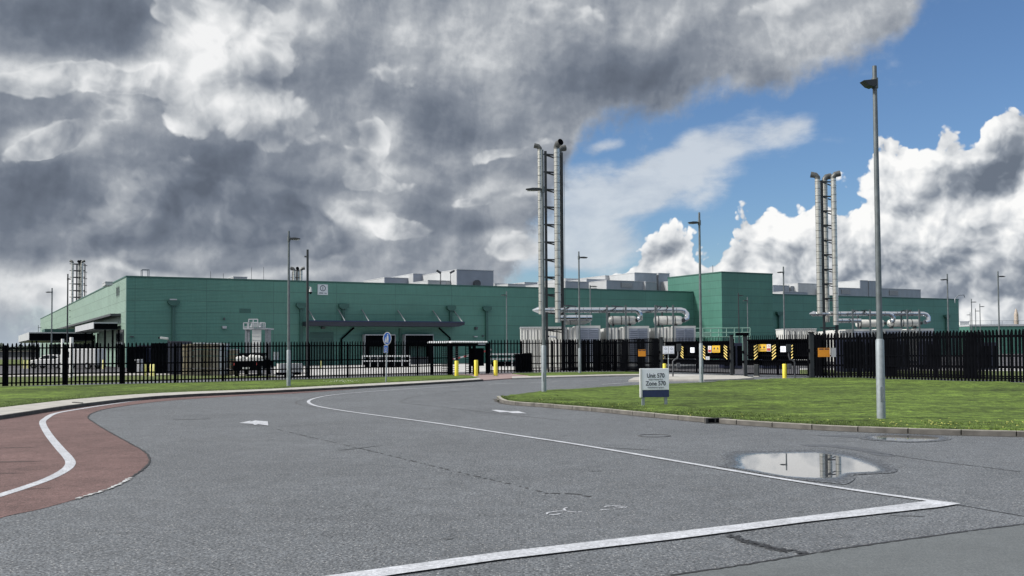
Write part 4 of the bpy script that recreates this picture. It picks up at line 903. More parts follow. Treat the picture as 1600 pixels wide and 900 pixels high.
def fpts(lst, z=0.0):
    P = []; T = []
    for x, b, tp in lst:
        p = G(x, b, z); P.append(p); T.append(HC+ray(x, tp).z/ray(x, tp).y*p.y-z)
    return P, T
P, T = fpts([(-190, 609.2, 537.5), (0, 603.6, 536), (270, 598.0, 534.8), (460, 592.6, 533.3), (640, 587.3, 533), (702, 585.3, 531.8)], ZV)
fl, _, _ = palisade('palisade_fence', 'long black palisade fence along the left verge up to the turnstile', P, T, .188, group='black palisade fences', pw=.088)
m = MB(); a = at(432.5, 556, G(432, 593, ZV).y-.15); 
m.box((a.x-P[0].x, a.y-P[0].y, a.z-P[0].z), (.33, .02, .46), .6); ns = m.build('notice', M_signw, fl)
P, T = fpts([(766, 582.9, 530.5), (830, 582.0, 530.2), (905, 580.9, 530.0), (962, 580.4, 529.5)], ZV*.5)
palisade('palisade_fence', 'short black palisade fence between the turnstile and the generators', P, T, .235, group='black palisade fences', pw=.085)
P, T = fpts([(880, 580.0, 530), (962, 580.2, 529.5), (1032, 583.6, 527.5)]); P3 = P
f3, _, _ = palisade('palisade_fence', 'black palisade fence with an orange sign left of the gates', P, T, .19, group='black palisade fences', pw=.10)
Pb, Tb = fpts([(878, 579.2, 531.5), (965, 579.2, 530.5), (1034, 581.8, 528.5)]); 
palisade('palisade_fence', 'inner black palisade line directly behind the orange sign fence', Pb, Tb, .16, group='black palisade fences', pw=.11)
P4, T4 = fpts([(1270, 589.8, 520.8), (1400, 592.3, 517.8), (1500, 595.0, 516.0), (1600, 597.6, 513.7), (1760, 603, 510)], 0)
f4, _, _ = palisade('palisade_fence', 'long black palisade fence along the right lawn', P4, T4, .19, group='black palisade fences', pw=.122)
Pb, Tb = fpts([(1262, 587.3, 523.0), (1400, 589.2, 520.5), (1500, 591.6, 518.5), (1600, 594.2, 516.5), (1760, 599, 513)], 0)
palisade('palisade_fence', 'second inner black palisade line behind the right lawn fence', Pb, Tb, .21, group='black palisade fences', pw=.11)
# dark sheeted stretch and lockers between the two lines
def board_on(th, px0, px1, y0, y1, d, mm, name, extra=None, rz=0.0, th_=.02):
    o = Vector(th.location); a = at(px0, y0, d); b = at(px1, y1, d)
    m = MB(); c = (a+b)/2; m.box((c.x-o.x, c.y-o.y, c.z-o.z), (b.x-a.x, th_, a.z-b.z), rz); return m.build(name, mm, th)
def depth_on(px, p, q, off=.12):
    r_ = ray(px, 545); n = Vector((-(q-p).y, (q-p).x, 0)).normalized(); k = (p-n*off*(1 if n.y > 0 else -1)-EYE).dot(n)/r_.dot(n); return (EYE+r_*k).y
dF3 = min(depth_on(996, P3[1], P3[2], .18), depth_on(1010, P3[1], P3[2], .18))
s = board_on(f3, 997.2, 1009, 546.2, 556.8, dF3, M_orange, 'warning_board')
board_on(f3, 997.8, 1002.5, 546.8, 548.2, dF3-.012, M_ink, 'lettering', th_=.004); board_on(f3, 1003.5, 1008.5, 546.8, 548.2, dF3-.012, M_ink, 'lettering', th_=.004)
dF4 = depth_on(1297, P4[0], P4[1], .18); dF5 = depth_on(1307, P4[0], P4[1], .18)
board_on(f4, 1278, 1296.7, 543.7, 557.6, dF4, M_orange, 'warning_board'); board_on(f4, 1280, 1287, 544.6, 546.2, dF4-.012, M_ink, 'lettering', th_=.004); board_on(f4, 1288.5, 1295.5, 544.6, 546.2, dF4-.012, M_ink, 'lettering', th_=.004)
board_on(f4, 1299, 1306.3, 543.6, 557.6, dF5, M_lgrey, 'notice')

# ------------------------------------------------------------------ gates
def gate(px0, b0, t0, px1, b1, t1, label, stripes, boards, posts=True, solid=(.18, .46)):
    P, T = fpts([(px0, b0, t0), (px1, b1, t1)]); o = P[0]; d = (P[1]-P[0]); Lg = d.length; an = math.atan2(d.y, d.x)
    t = thing('sliding_gate', label, 'gate', o, an, 'black palisade gates'); H0, H1 = T; n = int(Lg/.145)
    m = MB()
    for k in range(n):
        x = (k+.5)*Lg/n; h = H0+(H1-H0)*x/Lg+random.uniform(-.012, .012); w = .058
        m.add([(x-w/2, 0, .12), (x, -.03, .12), (x+w/2, 0, .12), (x-w/2, 0, h-.1), (x, -.03, h-.1), (x+w/2, 0, h-.1), (x, -.025, h)], [(0, 1, 4, 3), (1, 2, 5, 4), (3, 4, 6), (4, 5, 6)])
    m.build('pale_panel', M_black, t)
    m = MB(); H = min(H0, H1)
    for z in (.16, .72, .98, H*.5, H*.87): m.b2(0, Lg, .01, .09, z-.04, z+.04)
    for x in (.05, Lg*.5, Lg-.05): m.b2(x-.05, x+.05, .092, .17, .1, H*.93)
    m.build('frame', M_black, t)
    m = MB(); m.b2(0, Lg, .095, .11, .72, 1.0); m.b2(Lg*.03, Lg*.97, .2, .24, 1.05, H*.86); m.build('backing_sheet', M_black, t)
    def loc(px, py):
        r_ = ray(px, py); nn = Vector((-math.sin(an), math.cos(an), 0)); k = (o-EYE).dot(nn)/r_.dot(nn); p = EYE+r_*k-o; return p.dot(Vector((math.cos(an), math.sin(an), 0))), p.z
    for (x0, x1, y0, y1, dirn) in stripes:
        a = loc(x0, y0); b = loc(x1, y1); w = max(b[0]-a[0], .12); h = a[1]-b[1]
        m = MB(); m.b2(a[0], a[0]+w, -.06, -.045, b[1], a[1]); o2 = m.build('hazard_strip', M_black, t)
        m = MB(); k = 5; s_ = h/k
        for i in range(k):
            z = b[1]+i*s_; dz = w*.75
            zl, zr = (z, z+dz) if dirn > 0 else (z+dz, z)
            m.prism([(a[0], min(zl, a[1])), (a[0]+w, min(zr, a[1])), (a[0]+w, min(zr+s_*.40, a[1])), (a[0], min(zl+s_*.40, a[1]))], -.068, -.062)
        m.build('stripe', mat('hazard_yellow', (.80, .62, .20), .5), o2)
    for (x0, x1, y0, y1, mm, kind) in boards:
        a = loc(x0, y0); b = loc(x1, y1); m = MB(); m.b2(a[0], b[0], -.08, -.055, b[1], a[1]); o2 = m.build('notice_board', mm, t)
        w = b[0]-a[0]; h = a[1]-b[1]
        if kind == 'warn':
            m = MB()
            for c in (.28, .72): m.prism([(a[0]+w*(c-.13), b[1]+h*.45), (a[0]+w*(c+.13), b[1]+h*.45), (a[0]+w*c, b[1]+h*.8)], -.087, -.082)
            m.b2(a[0]+w*.1, a[0]+w*.9, -.087, -.082, b[1]+h*.18, b[1]+h*.25); m.build('pictogram', M_ink, o2)
        if kind == 'red':
            m = MB(); m.b2(a[0]+w*.08, a[0]+w*.92, -.087, -.082, b[1]+h*.08, b[1]+h*.45); m.ring((a[0]+w*.5, b[1]+h*.73), w*.22, w*.07, -.087, -.082, 14); m.build('pictogram', M_red, o2)
        if kind == 'txt':
            m = MB()
            for i in range(4): m.b2(a[0]+w*.18, a[0]+w*(.7+.1*(i % 2)), -.087, -.082, b[1]+h*(.2+i*.18), b[1]+h*(.25+i*.18))
            m.build('lettering', M_grey, o2)
    return t
gate(1033, 583.8, 527.5, 1145, 586.9, 524.5, 'left black sliding gate with yellow warning board and hazard strips',
     [(1033, 1038, 540, 561, -1), (1064.5, 1069, 540, 560.5, -1), (1098.5, 1103, 539.5, 562, -1), (1132, 1137.5, 539, 562, -1)],
     [(1080, 1086.4, 543, 551, M_signw, 'txt'), (1107.6, 1113, 540.6, 551, M_white, 'red'), (1114, 1126.4, 540, 550.8, M_signy, 'warn'), (1104, 1110, 557, 562, M_lgrey, 'txt')])
gate(1163, 587.6, 523.2, 1268, 589.9, 520.9, 'right black sliding gate with yellow board between paired hazard strips',
     [(1179, 1185.3, 538, 562.4, 1), (1207, 1213.6, 538, 562.4, 1), (1237, 1240, 538, 561, 1), (1266.8, 1269, 540, 562, 1)],
     [(1185.6, 1199, 538, 549, M_signy, 'warn'), (1199.2, 1205.6, 538, 549, M_white, 'red'), (1220.6, 1229, 541, 550, M_signw, 'txt')])
def gpost(px, base, top, w, label, head=False):
    p = G(px, base); H = HC+ray(px, top).z/ray(px, top).y*p.y; t = thing('gate_post', label, 'gate post', p, 0, 'black gate posts')
    m = MB(); m.b2(-w/2, w/2, -w/2, w/2, .02, H); m.build('column', M_blackpole, t, bevel=.01)
    m = MB(); m.b2(-w*.9, w*.9, -w*.9, w*.9, 0, .025); m.build('base_plate', M_blackpole, t)
    m = MB(); m.b2(-w*.6, w*.6, -w*.7, w*.7, H+.002, H+.05); m.build('post_cap', M_black, t)
    for f in (.57, .33): m = MB(); m.b2(-w*.9, -w*.5-.002, -.12, .12, H*f, H*(f+.07)); m.build('guide_roller', M_black, t)
    return t, H
gpost(1143.5, 587.2, 524, .20, 'left black gate post in the gap between the gates')
t, H = gpost(1165, 588.4, 525.5, .20, 'right black gate post in the gap between the gates')
m = MB(); m.b2(-.55, .2, -.12, .12, H+.055, H+.22); m.build('drive_head', M_black, t)
gpost(1268.5, 590.4, 520, .24, 'thick black gate post where the right lawn fence begins')
gpost(1034, 584.2, 528, .2, 'black gate post at the left end of the left gate')
# gate drive box
p = G(1182.5, 588.5); t = thing('gate_motor', 'black gate motor box at the foot of the right gate', 'gate motor', (p.x, p.y, 0), -.5)
m = MB(); m.b2(-.14, .14, -.15, .15, .05, .75); m.build('housing', M_blackpole, t, bevel=.02); m = MB(); m.b2(-.17, .17, -.18, .18, 0, .05); m.build('plinth', M_conc, t)
# gooseneck intercom posts
def intercom(px, base, y0, label, flip=1):
    p = G(px, base); k = p.y/F; H = (base-y0)*k; t = thing('intercom_post', label, 'intercom post', p, 0, 'gooseneck intercom posts')
    m = MB(); m.tube([(0, 0, 0), (0, 0, H*.5), (0.12*flip, 0, H*.56), (.28*flip, 0, H*.6), (.33*flip, 0, H*.7), (.33*flip, 0, H*.95), (.45*flip, 0, H)], .045, 10); m.build('stem', M_dgrey, t)
    m = MB(); m.b2(.36*flip-.12, .36*flip+.16, -.13, .02, H*.82, H*1.05); m.build('head_unit', M_blackpole, t, bevel=.02); m = MB(); m.b2(.32*flip-.1, .32*flip+.12, -.12, .02, H*.30, H*.45); m.build('card_reader', M_dgrey, t, bevel=.02)
intercom(1051.5, 589.5, 540, 'dark gooseneck intercom post before the left gate')
intercom(1242, 591.0, 541, 'dark gooseneck intercom post before the right gate', -1)
# ------------------------------------------------------------------ bollards
def bollard(px, base, top, mm, label, r=.085, grp='yellow bollards', z0=0.0, Y=None):
    p = G(px, base, z0); H = (base-top)/F*p.y; t = thing('bollard', label, 'bollard', p, 0, grp)
    m = MB(); m.tube([(0, 0, 0), (0, 0, H-.03), (0, 0, H-.004)], [r, r, r*.8], 18); m.build('post', mm, t)
    m = MB(); m.tube([(0, 0, -.01), (0, 0, .03)], r*1.5, 18); m.build('footing', M_conc, t)
bollard(713.5, 588.2, 563.5, M_yellow, 'yellow bollard left of the turnstile on the grass edge', .125, z0=.06)
bollard(744, 588.0, 562.5, M_yellow, 'yellow bollard in the middle, before the turnstile door', .125, z0=.06)
bollard(774.5, 587.6, 563, M_yellow, 'yellow bollard right of the turnstile', .125, z0=.06)
bollard(1226, 591.6, 568.5, M_yellow, 'yellow bollard on the lawn edge before the right gate', .115, z0=.02)
bollard(1038.5, 588.8, 568, M_yellow, 'yellow bollard rising behind the blue and white zone sign', .11)
# ------------------------------------------------------------------ traffic sign
p = G(603, 597.2, ZV); d = p.y; k = d/F; H = (597.2-538)*k
t = thing('footpath_sign', 'round blue footpath sign on a leaning galvanised pole', 'traffic sign', p, 0.0); t.rotation_euler.y = .035
m = MB(); m.tube([(0, 0, 0), (0, 0, (597.2-521)*k)], .038, 12); m.build('pole', M_galvl, t)
zc_ = (597.2-529)*k; m = MB(); m.disc((0, zc_), .22, -.075, -.05, 36, .34); dsc = m.build('sign_disc', M_white, t)
m = MB(); m.disc((0, zc_), .185, -.081, -.077, 36, .30); fc = m.build('blue_face', M_blue, dsc)
m = MB(); y0, y1 = -.088, -.083
m.disc((.02, zc_+.19), .035, y0, y1, 12); m.prism([(-.02, zc_+.14), (.06, zc_+.14), (.075, zc_-.02), (.06, zc_-.24), (.02, zc_-.24), (.015, zc_-.06), (-.03, zc_-.22), (-.07, zc_-.22), (-.03, zc_-.02)], y0, y1)
m.disc((-.09, zc_+.02), .026, y0, y1, 10); m.prism([(-.115, zc_-.02), (-.065, zc_-.02), (-.07, zc_-.20), (-.12, zc_-.20)], y0, y1); m.build('pedestrian_symbol', M_white, fc)
zb_ = (597.2-545.5)*k; m = MB(); m.b2(-.16, .06, -.07, -.05, zb_-.2, zb_+.2); sp = m.build('sub_plate', M_white, t)
m = MB(); m.b2(-.145, .045, -.076, -.072, zb_-.18, zb_+.18); bl = m.build('blue_face', M_blue, sp)
m = MB(); m.ring((-.05, zb_+.02), .06, .02, -.082, -.078, 16); m.b2(-.1, 0, -.082, -.078, zb_-.13, zb_-.09); m.build('symbol', M_white, bl)
# ------------------------------------------------------------------ zone sign on the lawn
a = G(1003.5, 634.2, ZV); b = G(1041, 632.0, ZV); an = math.atan2(b.y-a.y, b.x-a.x); Ls = (b-a).length
an = 0.10; kk = a.y/F
t = thing('zone_sign', 'white and navy zone sign on two grey legs at the lawn tip', 'sign', a, an)
W_ = .86; Hh = lambda py: (634.2-py)*kk
m = MB(); m.b2(-.06, W_-.06, -.045, .045, Hh(609.5), Hh(576.0)); pn = m.build('panel', M_signw, t, bevel=.008)
m = MB(); m.b2(-.06, W_-.06, -.043, .043, Hh(621.0), Hh(609.7)); bn = m.build('lower_band', M_navy, t, bevel=.006)
m = MB(); m.b2(-.068, -.0, -.05, .05, Hh(621.2), Hh(576.2)); m.build('lit_edge', M_white, t, bevel=.01)  # white strip on the left only: sunlit edge given as colour
for x in (.0, W_-.18):
    m = MB(); m.b2(x-.01, x+.07, -.03, .05, 0, Hh(621.2)-.003); m.build('leg', M_galvl, t)
xc = W_/2-.03; zt_ = Hh(576)
text_mesh('lettering', 'Unit 570', .18, M_ink, pn, (xc, -.050, zt_-.215), bold=.003, sx=.84)
text_mesh('lettering', 'Agriport Business Park', .054, M_ink, pn, (xc, -.050, zt_-.325), bold=.0, sx=.86)
text_mesh('lettering', 'Zone 570', .18, M_ink, pn, (xc, -.050, zt_-.445), bold=.003, sx=.84)
text_mesh('lettering', 'Bedrijventerrein Agriport', .054, M_ink, pn, (xc, -.050, zt_-.560), bold=.0, sx=.86)
# grey double sign board on a pole
p = G(1044.6, 590.5); k = p.y/F; t = thing('notice_board_post', 'grey two-panel notice board on a thin pole before the left gate', 'sign', p, 0)
m = MB(); m.tube([(0, 0, 0), (0, 0, (590.5-541)*k)], .03, 10); m.build('pole', M_galvl, t)
m = MB(); m.b2(-.34, .36, -.06, -.035, (590.5-553.2)*k, (590.5-540.5)*k); q = m.build('board', M_lgrey, t)
for x in (-.31, .03):
    m = MB(); m.b2(x, x+.30, -.067, -.062, (590.5-552.4)*k, (590.5-541.4)*k); q2 = m.build('panel', M_signw, q)
    m = MB(); m.ring((x+.15, (590.5-545)*k), .07, .02, -.074, -.069, 14); m.b2(x+.06, x+.24, -.074, -.069, (590.5-550.5)*k, (590.5-550)*k); m.build('pictogram', M_grey, q2)
# ------------------------------------------------------------------ turnstile
p = G(702, 586.2, .055); d = p.y; k = d/F; q = G(764, 583.6, .055); an = math.atan2(q.y-p.y, q.x-p.x); Wt = (q-p).length; Ht = (586-533.5)*k
t = thing('turnstile', 'black full-height turnstile with white corrugated roof between the fences', 'turnstile', p, an)
m = MB()
for x in (.06, Wt*.63, Wt*.97): m.b2(x-.09, x+.09, -.05, .13, 0, Ht*.93)
for x in (.06, Wt*.63, Wt*.97): m.b2(x-.07, x+.07, 1.5, 1.64, 0, Ht*.93)
m.b2(0, Wt, -.05, .1, Ht*.86, Ht*.95); m.b2(0, Wt, 1.5, 1.6, Ht*.86, Ht*.95); m.build('frame', M_black, t)
m = MB(); n = 22
for i in range(n):
    x0 = -.1+i*(Wt*.93)/n; m.prism([(x0, Ht*.96), (x0+Wt*.93/n*.55, Ht*1.015), (x0+Wt*.93/n, Ht*.96), (x0+Wt*.93/n*.55, Ht*.985)], -.25, 1.8)
m.build('corrugated_roof', M_lgrey, t)
m = MB(); cx_ = Wt*.27
for j in range(13):
    z = .12+j*(Ht*.84-.12)/12
    for a_ in (0.35, 0.35+2.094, 0.35+4.189): m.bar((cx_, .75, z), (cx_+.72*math.cos(a_), .75+.72*math.sin(a_), z), .035, .035)
rt = m.build('rotor_arm', M_dgrey, t); m = MB(); m.tube([(cx_, .75, 0), (cx_, .75, Ht*.9)], .07, 12); m.build('rotor_column', M_black, rt)
m = MB(); m2 = MB()
for j in range(13):
    z = .12+j*(Ht*.84-.12)/12; m.bar((.1, -.02, z), (.36, -.02, z), .03); m2.bar((Wt*.4, .02, z), (Wt*.6, .02, z), .035)
m.bar((.36, .0, 0), (.36, .0, Ht*.88), .04); m.bar((.1, .0, 0), (.1, .0, Ht*.88), .04); m2.bar((Wt*.4, .0, 0), (Wt*.4, .0, Ht*.88), .04); m2.bar((Wt*.5, .0, 0), (Wt*.5, .0, Ht*.88), .04)
m.build('fixed_bars', M_black, t); m2.build('fixed_bars', M_black, t)
m = MB(); m.b2(Wt*.68, Wt*.93, .2, .6, .55, Ht*.8); m.build('control_cabinet', M_black, t); m = MB(); m.b2(Wt*.74, Wt*.84, .3, .5, 0, .55); m.build('cabinet_leg', M_black, t)
m = MB(); m.b2(Wt*.70, Wt*.88, -.1, .1, Ht*.9, Ht*.96); m.build('roof_light', M_lgrey, t)
# red and white barrier behind the turnstile
p = at(704, 575, 79); t = thing('barrier', 'red and white striped lifting barrier seen through the turnstile', 'barrier', (p.x, p.y, 0), .1)
m = MB(); m.b2(-.18, .18, -.15, .15, 0, 1.0); m.build('cabinet', M_white, t)
m = MB(); m.bar((0, -.2, .95), (3.3, -.2, 1.75), .05, .12); arm = m.build('boom', M_white, t)
m = MB()
for j in range(6): a_ = Vector((0, -.2, .95)).lerp(Vector((3.3, -.2, 1.75)), (j+.05)/6.5); b_ = Vector((0, -.2, .95)).lerp(Vector((3.3, -.2, 1.75)), (j+.5)/6.5); m.bar(a_, b_, .06, .13)
m.build('red_band', M_red, arm)
# black cabinet on the verge
p = G(806, 582.2, .03); q = G(830, 581.8, .03); k = p.y/F; t = thing('electrical_cabinet', 'black twin electrical cabinet behind the short middle fence', 'cabinet', (p.x, p.y+.7, 0), .15)
w_ = (q-p).length; m = MB(); m.b2(0, w_*.52, 0, .45, .08, (582-552)*k); m.b2(w_*.54, w_, -.03, .45, .08, (582-551)*k); m.build('housing', M_black, t, bevel=.01)
m = MB(); m.b2(-.03, w_+.03, -.06, .48, 0, .075); m.build('plinth', M_dgrey, t)
# white guard rails in the dock yard
def rails(px0, px1, y0, y1, base, label, n):
    p = G(px0, base); q = G(px1, base+ (0 if px1 < 700 else -.5)); d = q-p; an = math.atan2(d.y, d.x); Lr = d.length; k = p.y/F
    t = thing('guard_rail', label, 'guard rail', p, an, 'white guard rails in the yard'); H = (base-y0)*k; h2 = (base-y1)*k
    m = MB(); m.b2(0, Lr, -.05, .05, H-.13, H); m.b2(0, Lr, -.05, .05, h2-.06, h2+.04); m.build('rail', M_lgrey, t)
    for i in range(n+1):
        m = MB(); x = i*Lr/n; m.b2(x-.05, x+.05, .055, .15, 0, H-.01); m.build('post', M_lgrey, t)
    m = MB(); m.b2(.1, Lr-.1, .3, .5, .05, .55); m.build('kerb_block', M_black, t)
rails(566, 640, 555.5, 564, 574.5, 'white two-bar guard rail before the loading docks', 6)
rails(766, 846, 552.5, 561, 573.5, 'white two-bar guard rail right of the turnstile in the yard', 7)

# ------------------------------------------------------------------ exhaust stacks
M_cap = mat('backlit_cap', (.10, .105, .105), .5, .4, .2, 5)  # dark as if backlit: the shade is put into the colour
def stack(label, Y, pxs, ytop, ybots, yb, post_px, rung0, rungd, nr, fr, rz=0.0):
    """pxs: flue positions; one Empty, flues, posts, rungs and caps as parts"""
    s = Y/F; o = at(post_px[0][0], 545, Y); t = thing('exhaust_stack', label, 'exhaust stack', (o.x, Y, 0), 0, 'steel exhaust stacks')
    X = lambda px, y: at(px, y, Y).x-o.x
    Z = lambda px, y: at(px, y, Y).z
    fr0 = fr
    for (px, yb_, dy, ang, big) in pxs:
        fr = fr0*(big if isinstance(big, float) else 1)
        x = X(px, ytop+40); z1 = Z(px, ytop+5); z0 = Z(px, yb_)
        pp, rr_ = [(x, dy, z0)], [fr]; z = z0+.35
        while z < z1-.25:
            for dz, r_ in ((0, fr), (.003, fr+.022), (.05, fr+.022), (.053, fr)): pp.append((x, dy, z+dz)); rr_.append(r_)
            z += .74*(fr/.245)
        pp.append((x, dy, z1)); rr_.append(fr); m = MB(); m.tube(pp, rr_, 20); f = m.build('flue', M_flue, t)
        f.data.polygons.foreach_set('use_smooth', [True]*len(f.data.polygons)); f.data.set_sharp_from_angle(angle=R(35))
        dx, dyy = math.cos(ang), math.sin(ang)
        pts = [(x, dy, z1), (x, dy, z1+fr*.6), (x+dx*fr*.7, dy+dyy*fr*.7, z1+fr*1.5), (x+dx*fr*2.5, dy+dyy*fr*2.5, z1+fr*1.9)]
        m = MB(); m.tube(pts, [fr*1.04, fr*1.04, fr*1.1, fr*1.15], 18, caps=False); c = m.build('flue_cap', M_cap, f)
        e = Vector(pts[-1]); dd = (Vector(pts[-1])-Vector(pts[-2])).normalized(); m = MB(); m.tube([e-dd*.06, e-dd*.05], fr*1.12, 18); m.build('flue_mouth', M_black, c)
    for (px, dy, w) in post_px:
        x = X(px, ytop+60); m = MB(); m.b2(x-w/2, x+w/2, dy-w/2, dy+w/2, 0, Z(px, ytop+6)); m.build('support_post', M_blackpole, t)
        m = MB(); m.b2(x-w*1.3, x+w*1.3, dy-w*1.3, dy+w*1.3, 0, .06); m.build('base_plate', M_conc, t)
    xa = X(post_px[0][0], ytop+60); xb = X(post_px[-1][0], ytop+60); y0 = post_px[0][1]; y1 = post_px[-1][1]
    for i in range(nr):
        z = Z(post_px[0][0], rung0+i*rungd); m = MB()
        m.bar((xa, y0, z), (xb, y1, z+.0), .11, .13); m.bar((xa, y0, z-.05), (xb, y1+.9, z-.22), .1, .1); m.bar((xa-.42, y0, z), (xa, y0, z), .09, .1)
        m.build('cross_brace', M_blackpole, t)
    m = MB()    # cable and rungs of the ladder running up the right post
    m.bar((xb+.22, y1+.1, 1), (xb+.22, y1+.1, Z(post_px[0][0], ytop+20)), .03)
    m.build('conduit', M_dgrey, t)
    return t
stack('tall twin steel flue stack in the centre, behind the lamp post', 84,
      [(843.6, 491, .0, math.pi, .78), (869.5, 504, -.5, -1.0, 1), (874.5, 492, 1.3, .3, 0)], 229, None, 585, [(852.8, .35, .22), (878.5, .9, .24)], 240, 27.5, 11, .245)
stack('tall steel flue stack on the right, before the end of the warehouse', 101,
      [(1278, 490, .0, math.pi-.25, 1), (1300.8, 508, -.4, -.15, 1), (1294, 503, 1.0, .2, 0)], 275, None, 585, [(1286.2, .3, .22), (1307.2, .6, .24)], 283, 22.9, 11, .27)
stack('distant steel flue stack at the far left beyond the warehouse roof', 168,
      [(113.2, 500, .0, math.pi-.3, 1), (119, 500, 1.2, -1.5, 1), (123.5, 500, .9, -1.5, 0), (128, 500, 0, .3, 1)], 406, None, 560, [(111, .3, .14), (121, -.3, .18), (130, .6, .14)], 412, 10.4, 14, .19)
stack('short top of a steel flue stack showing above the roof near the verge lamp', 212,
      [(459.5, 480, .0, math.pi, 1), (463.5, 480, 1.2, -1.5, 0), (470.5, 480, 0, .1, 1)], 418, None, 560, [(456.5, .3, .16), (463, .3, .2), (467.5, .6, .16)], 422, 11.2, 7, .30)

# ------------------------------------------------------------------ generator enclosures and pipework
def X_(px, Y): return at(px, 545, Y).x
def Zy(px, py, Y): return at(px, py, Y).z
def generator(px0, pxm, px1, ytop, Y, label, cyl, grp, dep=9.0, stub=None):
    x0, xm, x1 = X_(px0, Y), X_(pxm, Y), X_(px1, Y); H = Zy(px1, ytop, Y); t = thing('generator_enclosure', label, 'generator', (x0, Y, 0), 0, grp)
    w, wm = x1-x0, xm-x0
    m = MB(); m.b2(0, wm, .0, dep, .25, H-.12); m.build('corrugated_body', M_corr, t)
    m = MB(); m.b2(wm+.003, w, -.25, dep, .25, H); lb = m.build('intake_housing', M_cream, t)
    m = MB(); m.b2(wm+.18, w-.15, -.29, -.255, .6, H-.2); lv = m.build('louvre_panel', M_grey, lb)
    m = MB(); n = 16
    for i in range(n): z = .65+i*(H-.9)/n; m.box(((wm+.18+w-.15)/2, -.32, z+.06), (w-wm-.40, .07, .03), 0, Matrix.Rotation(.6, 3, 'X'))
    m.b2((w+wm)/2-.03, (w+wm)/2+.03, -.35, -.29, .6, H-.2); m.build('slat', mat('louvre_slat', (.30, .335, .42), .5), lv)
    for x in (wm*.25, wm*.62): m = MB(); m.b2(x-.025, x+.025, -.02, -.004, .4, H-.3); m.build('door_gap', M_dgrey, t)
    m = MB(); m.b2(-.05, w+.05, -.3, dep+.1, 0, .245); m.build('skid', M_dgrey, t)
    if cyl:
        c0, c1, cy0, cy1 = cyl; a, b = X_(c0, Y)-x0, X_(c1, Y)-x0; r = (Zy(c0, cy0, Y)-Zy(c0, cy1, Y))/2; z = (Zy(c0, cy0, Y)+Zy(c0, cy1, Y))/2; yy = 1.2
        m = MB(); m.tube([(a, yy, z), (a+.06, yy, z), (a+.22, yy, z), (b-.3, yy, z), (b-.1, yy, z), (b, yy, z)], [r*.3, r*.8, r, r, r*.86, r*.4], 24); sl = m.build('silencer', M_silencer, t)
        m = MB()
        for x in (a+.9*(b-a)/2, a+.15*(b-a), a+.72*(b-a)): m.tube([(x-.03, yy, z), (x+.03, yy, z)], r+.03, 24)
        m.build('silencer_band', M_blackpole, sl)
        m = MB(); m.tube([(b-.14, yy-.2, z+.0), (b+.12, yy-.2, z)], r*.45, 18); m.build('inspection_flange', M_blackpole, sl)
        for x in (a+.4, b-.6):
            m = MB(); m.b2(x-.08, x+.08, yy-.35, yy+.35, H+.003, z-r*.86); m.build('saddle', M_blackpole, sl)
    return t
G1 = 'generator enclosures of the middle row'; G2 = 'generator enclosures of the right row'
generator(883, 900, 938, 508.8, 84, 'white generator enclosure with grey louvres right of the twin flues', None, G1)
generator(948, 979, 1014, 509.4, 84, 'middle white generator enclosure under the first silencer', (953, 998, 493.2, 507), G1)
generator(1024, 1052, 1086.5, 509.2, 84, 'generator enclosure nearest the green tower, under the last silencer of the middle row', (1025, 1071, 493, 507.5), G1)
generator(1312, 1330, 1362, 514.2, 101, 'left generator enclosure of the right row, beside the right flue stack', None, G2)
generator(1340.5+24, 1380, 1409, 513.5, 103, 'middle generator enclosure of the right row, behind the tallest lamp post', (1344, 1389, 499, 511), G2)
generator(1412, 1430, 1458, 513.4, 103, 'right end generator enclosure of the right row', (1394.5, 1446, 498.8, 510.5), G2)
# long white containers
def container(px0, px1, ytop, Y, label, dep=3, seams=3, mm=M_corr):
    x0, x1 = X_(px0, Y), X_(px1, Y); H = Zy(px0, ytop, Y); t = thing('container', label, 'container', (x0, Y, 0), 0)
    m = MB(); m.b2(0, x1-x0, 0, dep, .12, H); m.build('body', mm, t); m = MB(); m.b2(-.05, x1-x0+.05, -.05, dep+.05, H+.003, H+.1); m.build('roof', M_lgrey, t)
    for i in range(seams): x = (i+.7)*(x1-x0)/(seams+.4); m = MB(); m.b2(x-.03, x+.03, -.025, -.004, .3, H-.2); m.build('door_seam', M_dgrey, t)
    m = MB(); m.b2(0.05, x1-x0-.05, .05, dep-.05, 0, .115); m.build('skid', M_dgrey, t)
container(813.5, 881, 512.5, 88, 'long white container left of the twin flue stack', 4, 4)
container(1228, 1276, 514.8, 108, 'long white container left of the right flue stack', 4, 5)
container(1060, 1068, 535, 100, 'small cream switch cabinet behind the left gate', 1.5, 1)
# pipes: one thing each
def pipe(label, pts, r, mm=M_pipe, cone=None, bands=6, name='exhaust_pipe'):
    P = [Vector(p) for p in pts]; o = P[0].copy(); t = thing(name, label, 'exhaust pipe', (o.x, o.y, 0), 0, 'polished exhaust pipes'); P = [Vector((p.x-o.x, p.y-o.y, p.z)) for p in P]
    m = MB(); m.tube(P, r, 20); m.build('pipe_run', mm, t)
    if cone:
        m = MB(); m.tube([P[0]+Vector((-cone, 0, 0)), P[0]+Vector((-cone*.5, 0, 0)), P[0]+Vector((-.02, 0, 0))], [r*.25, r*.8, r*1.3], 20); m.build('end_cone', M_pipe, t)
    m = MB(); a, b = P[0], P[1]
    for i in range(bands):
        c = a.lerp(b, (i+.5)/bands); d = (b-a).normalized(); m.tube([c-d*.03, c+d*.03], r+.02, 20)
    m.build('clamp_band', M_galv, t); return t
def pz(px, py, Y): q = at(px, py, Y); return (q.x, Y, q.z)
Yp = 84.4
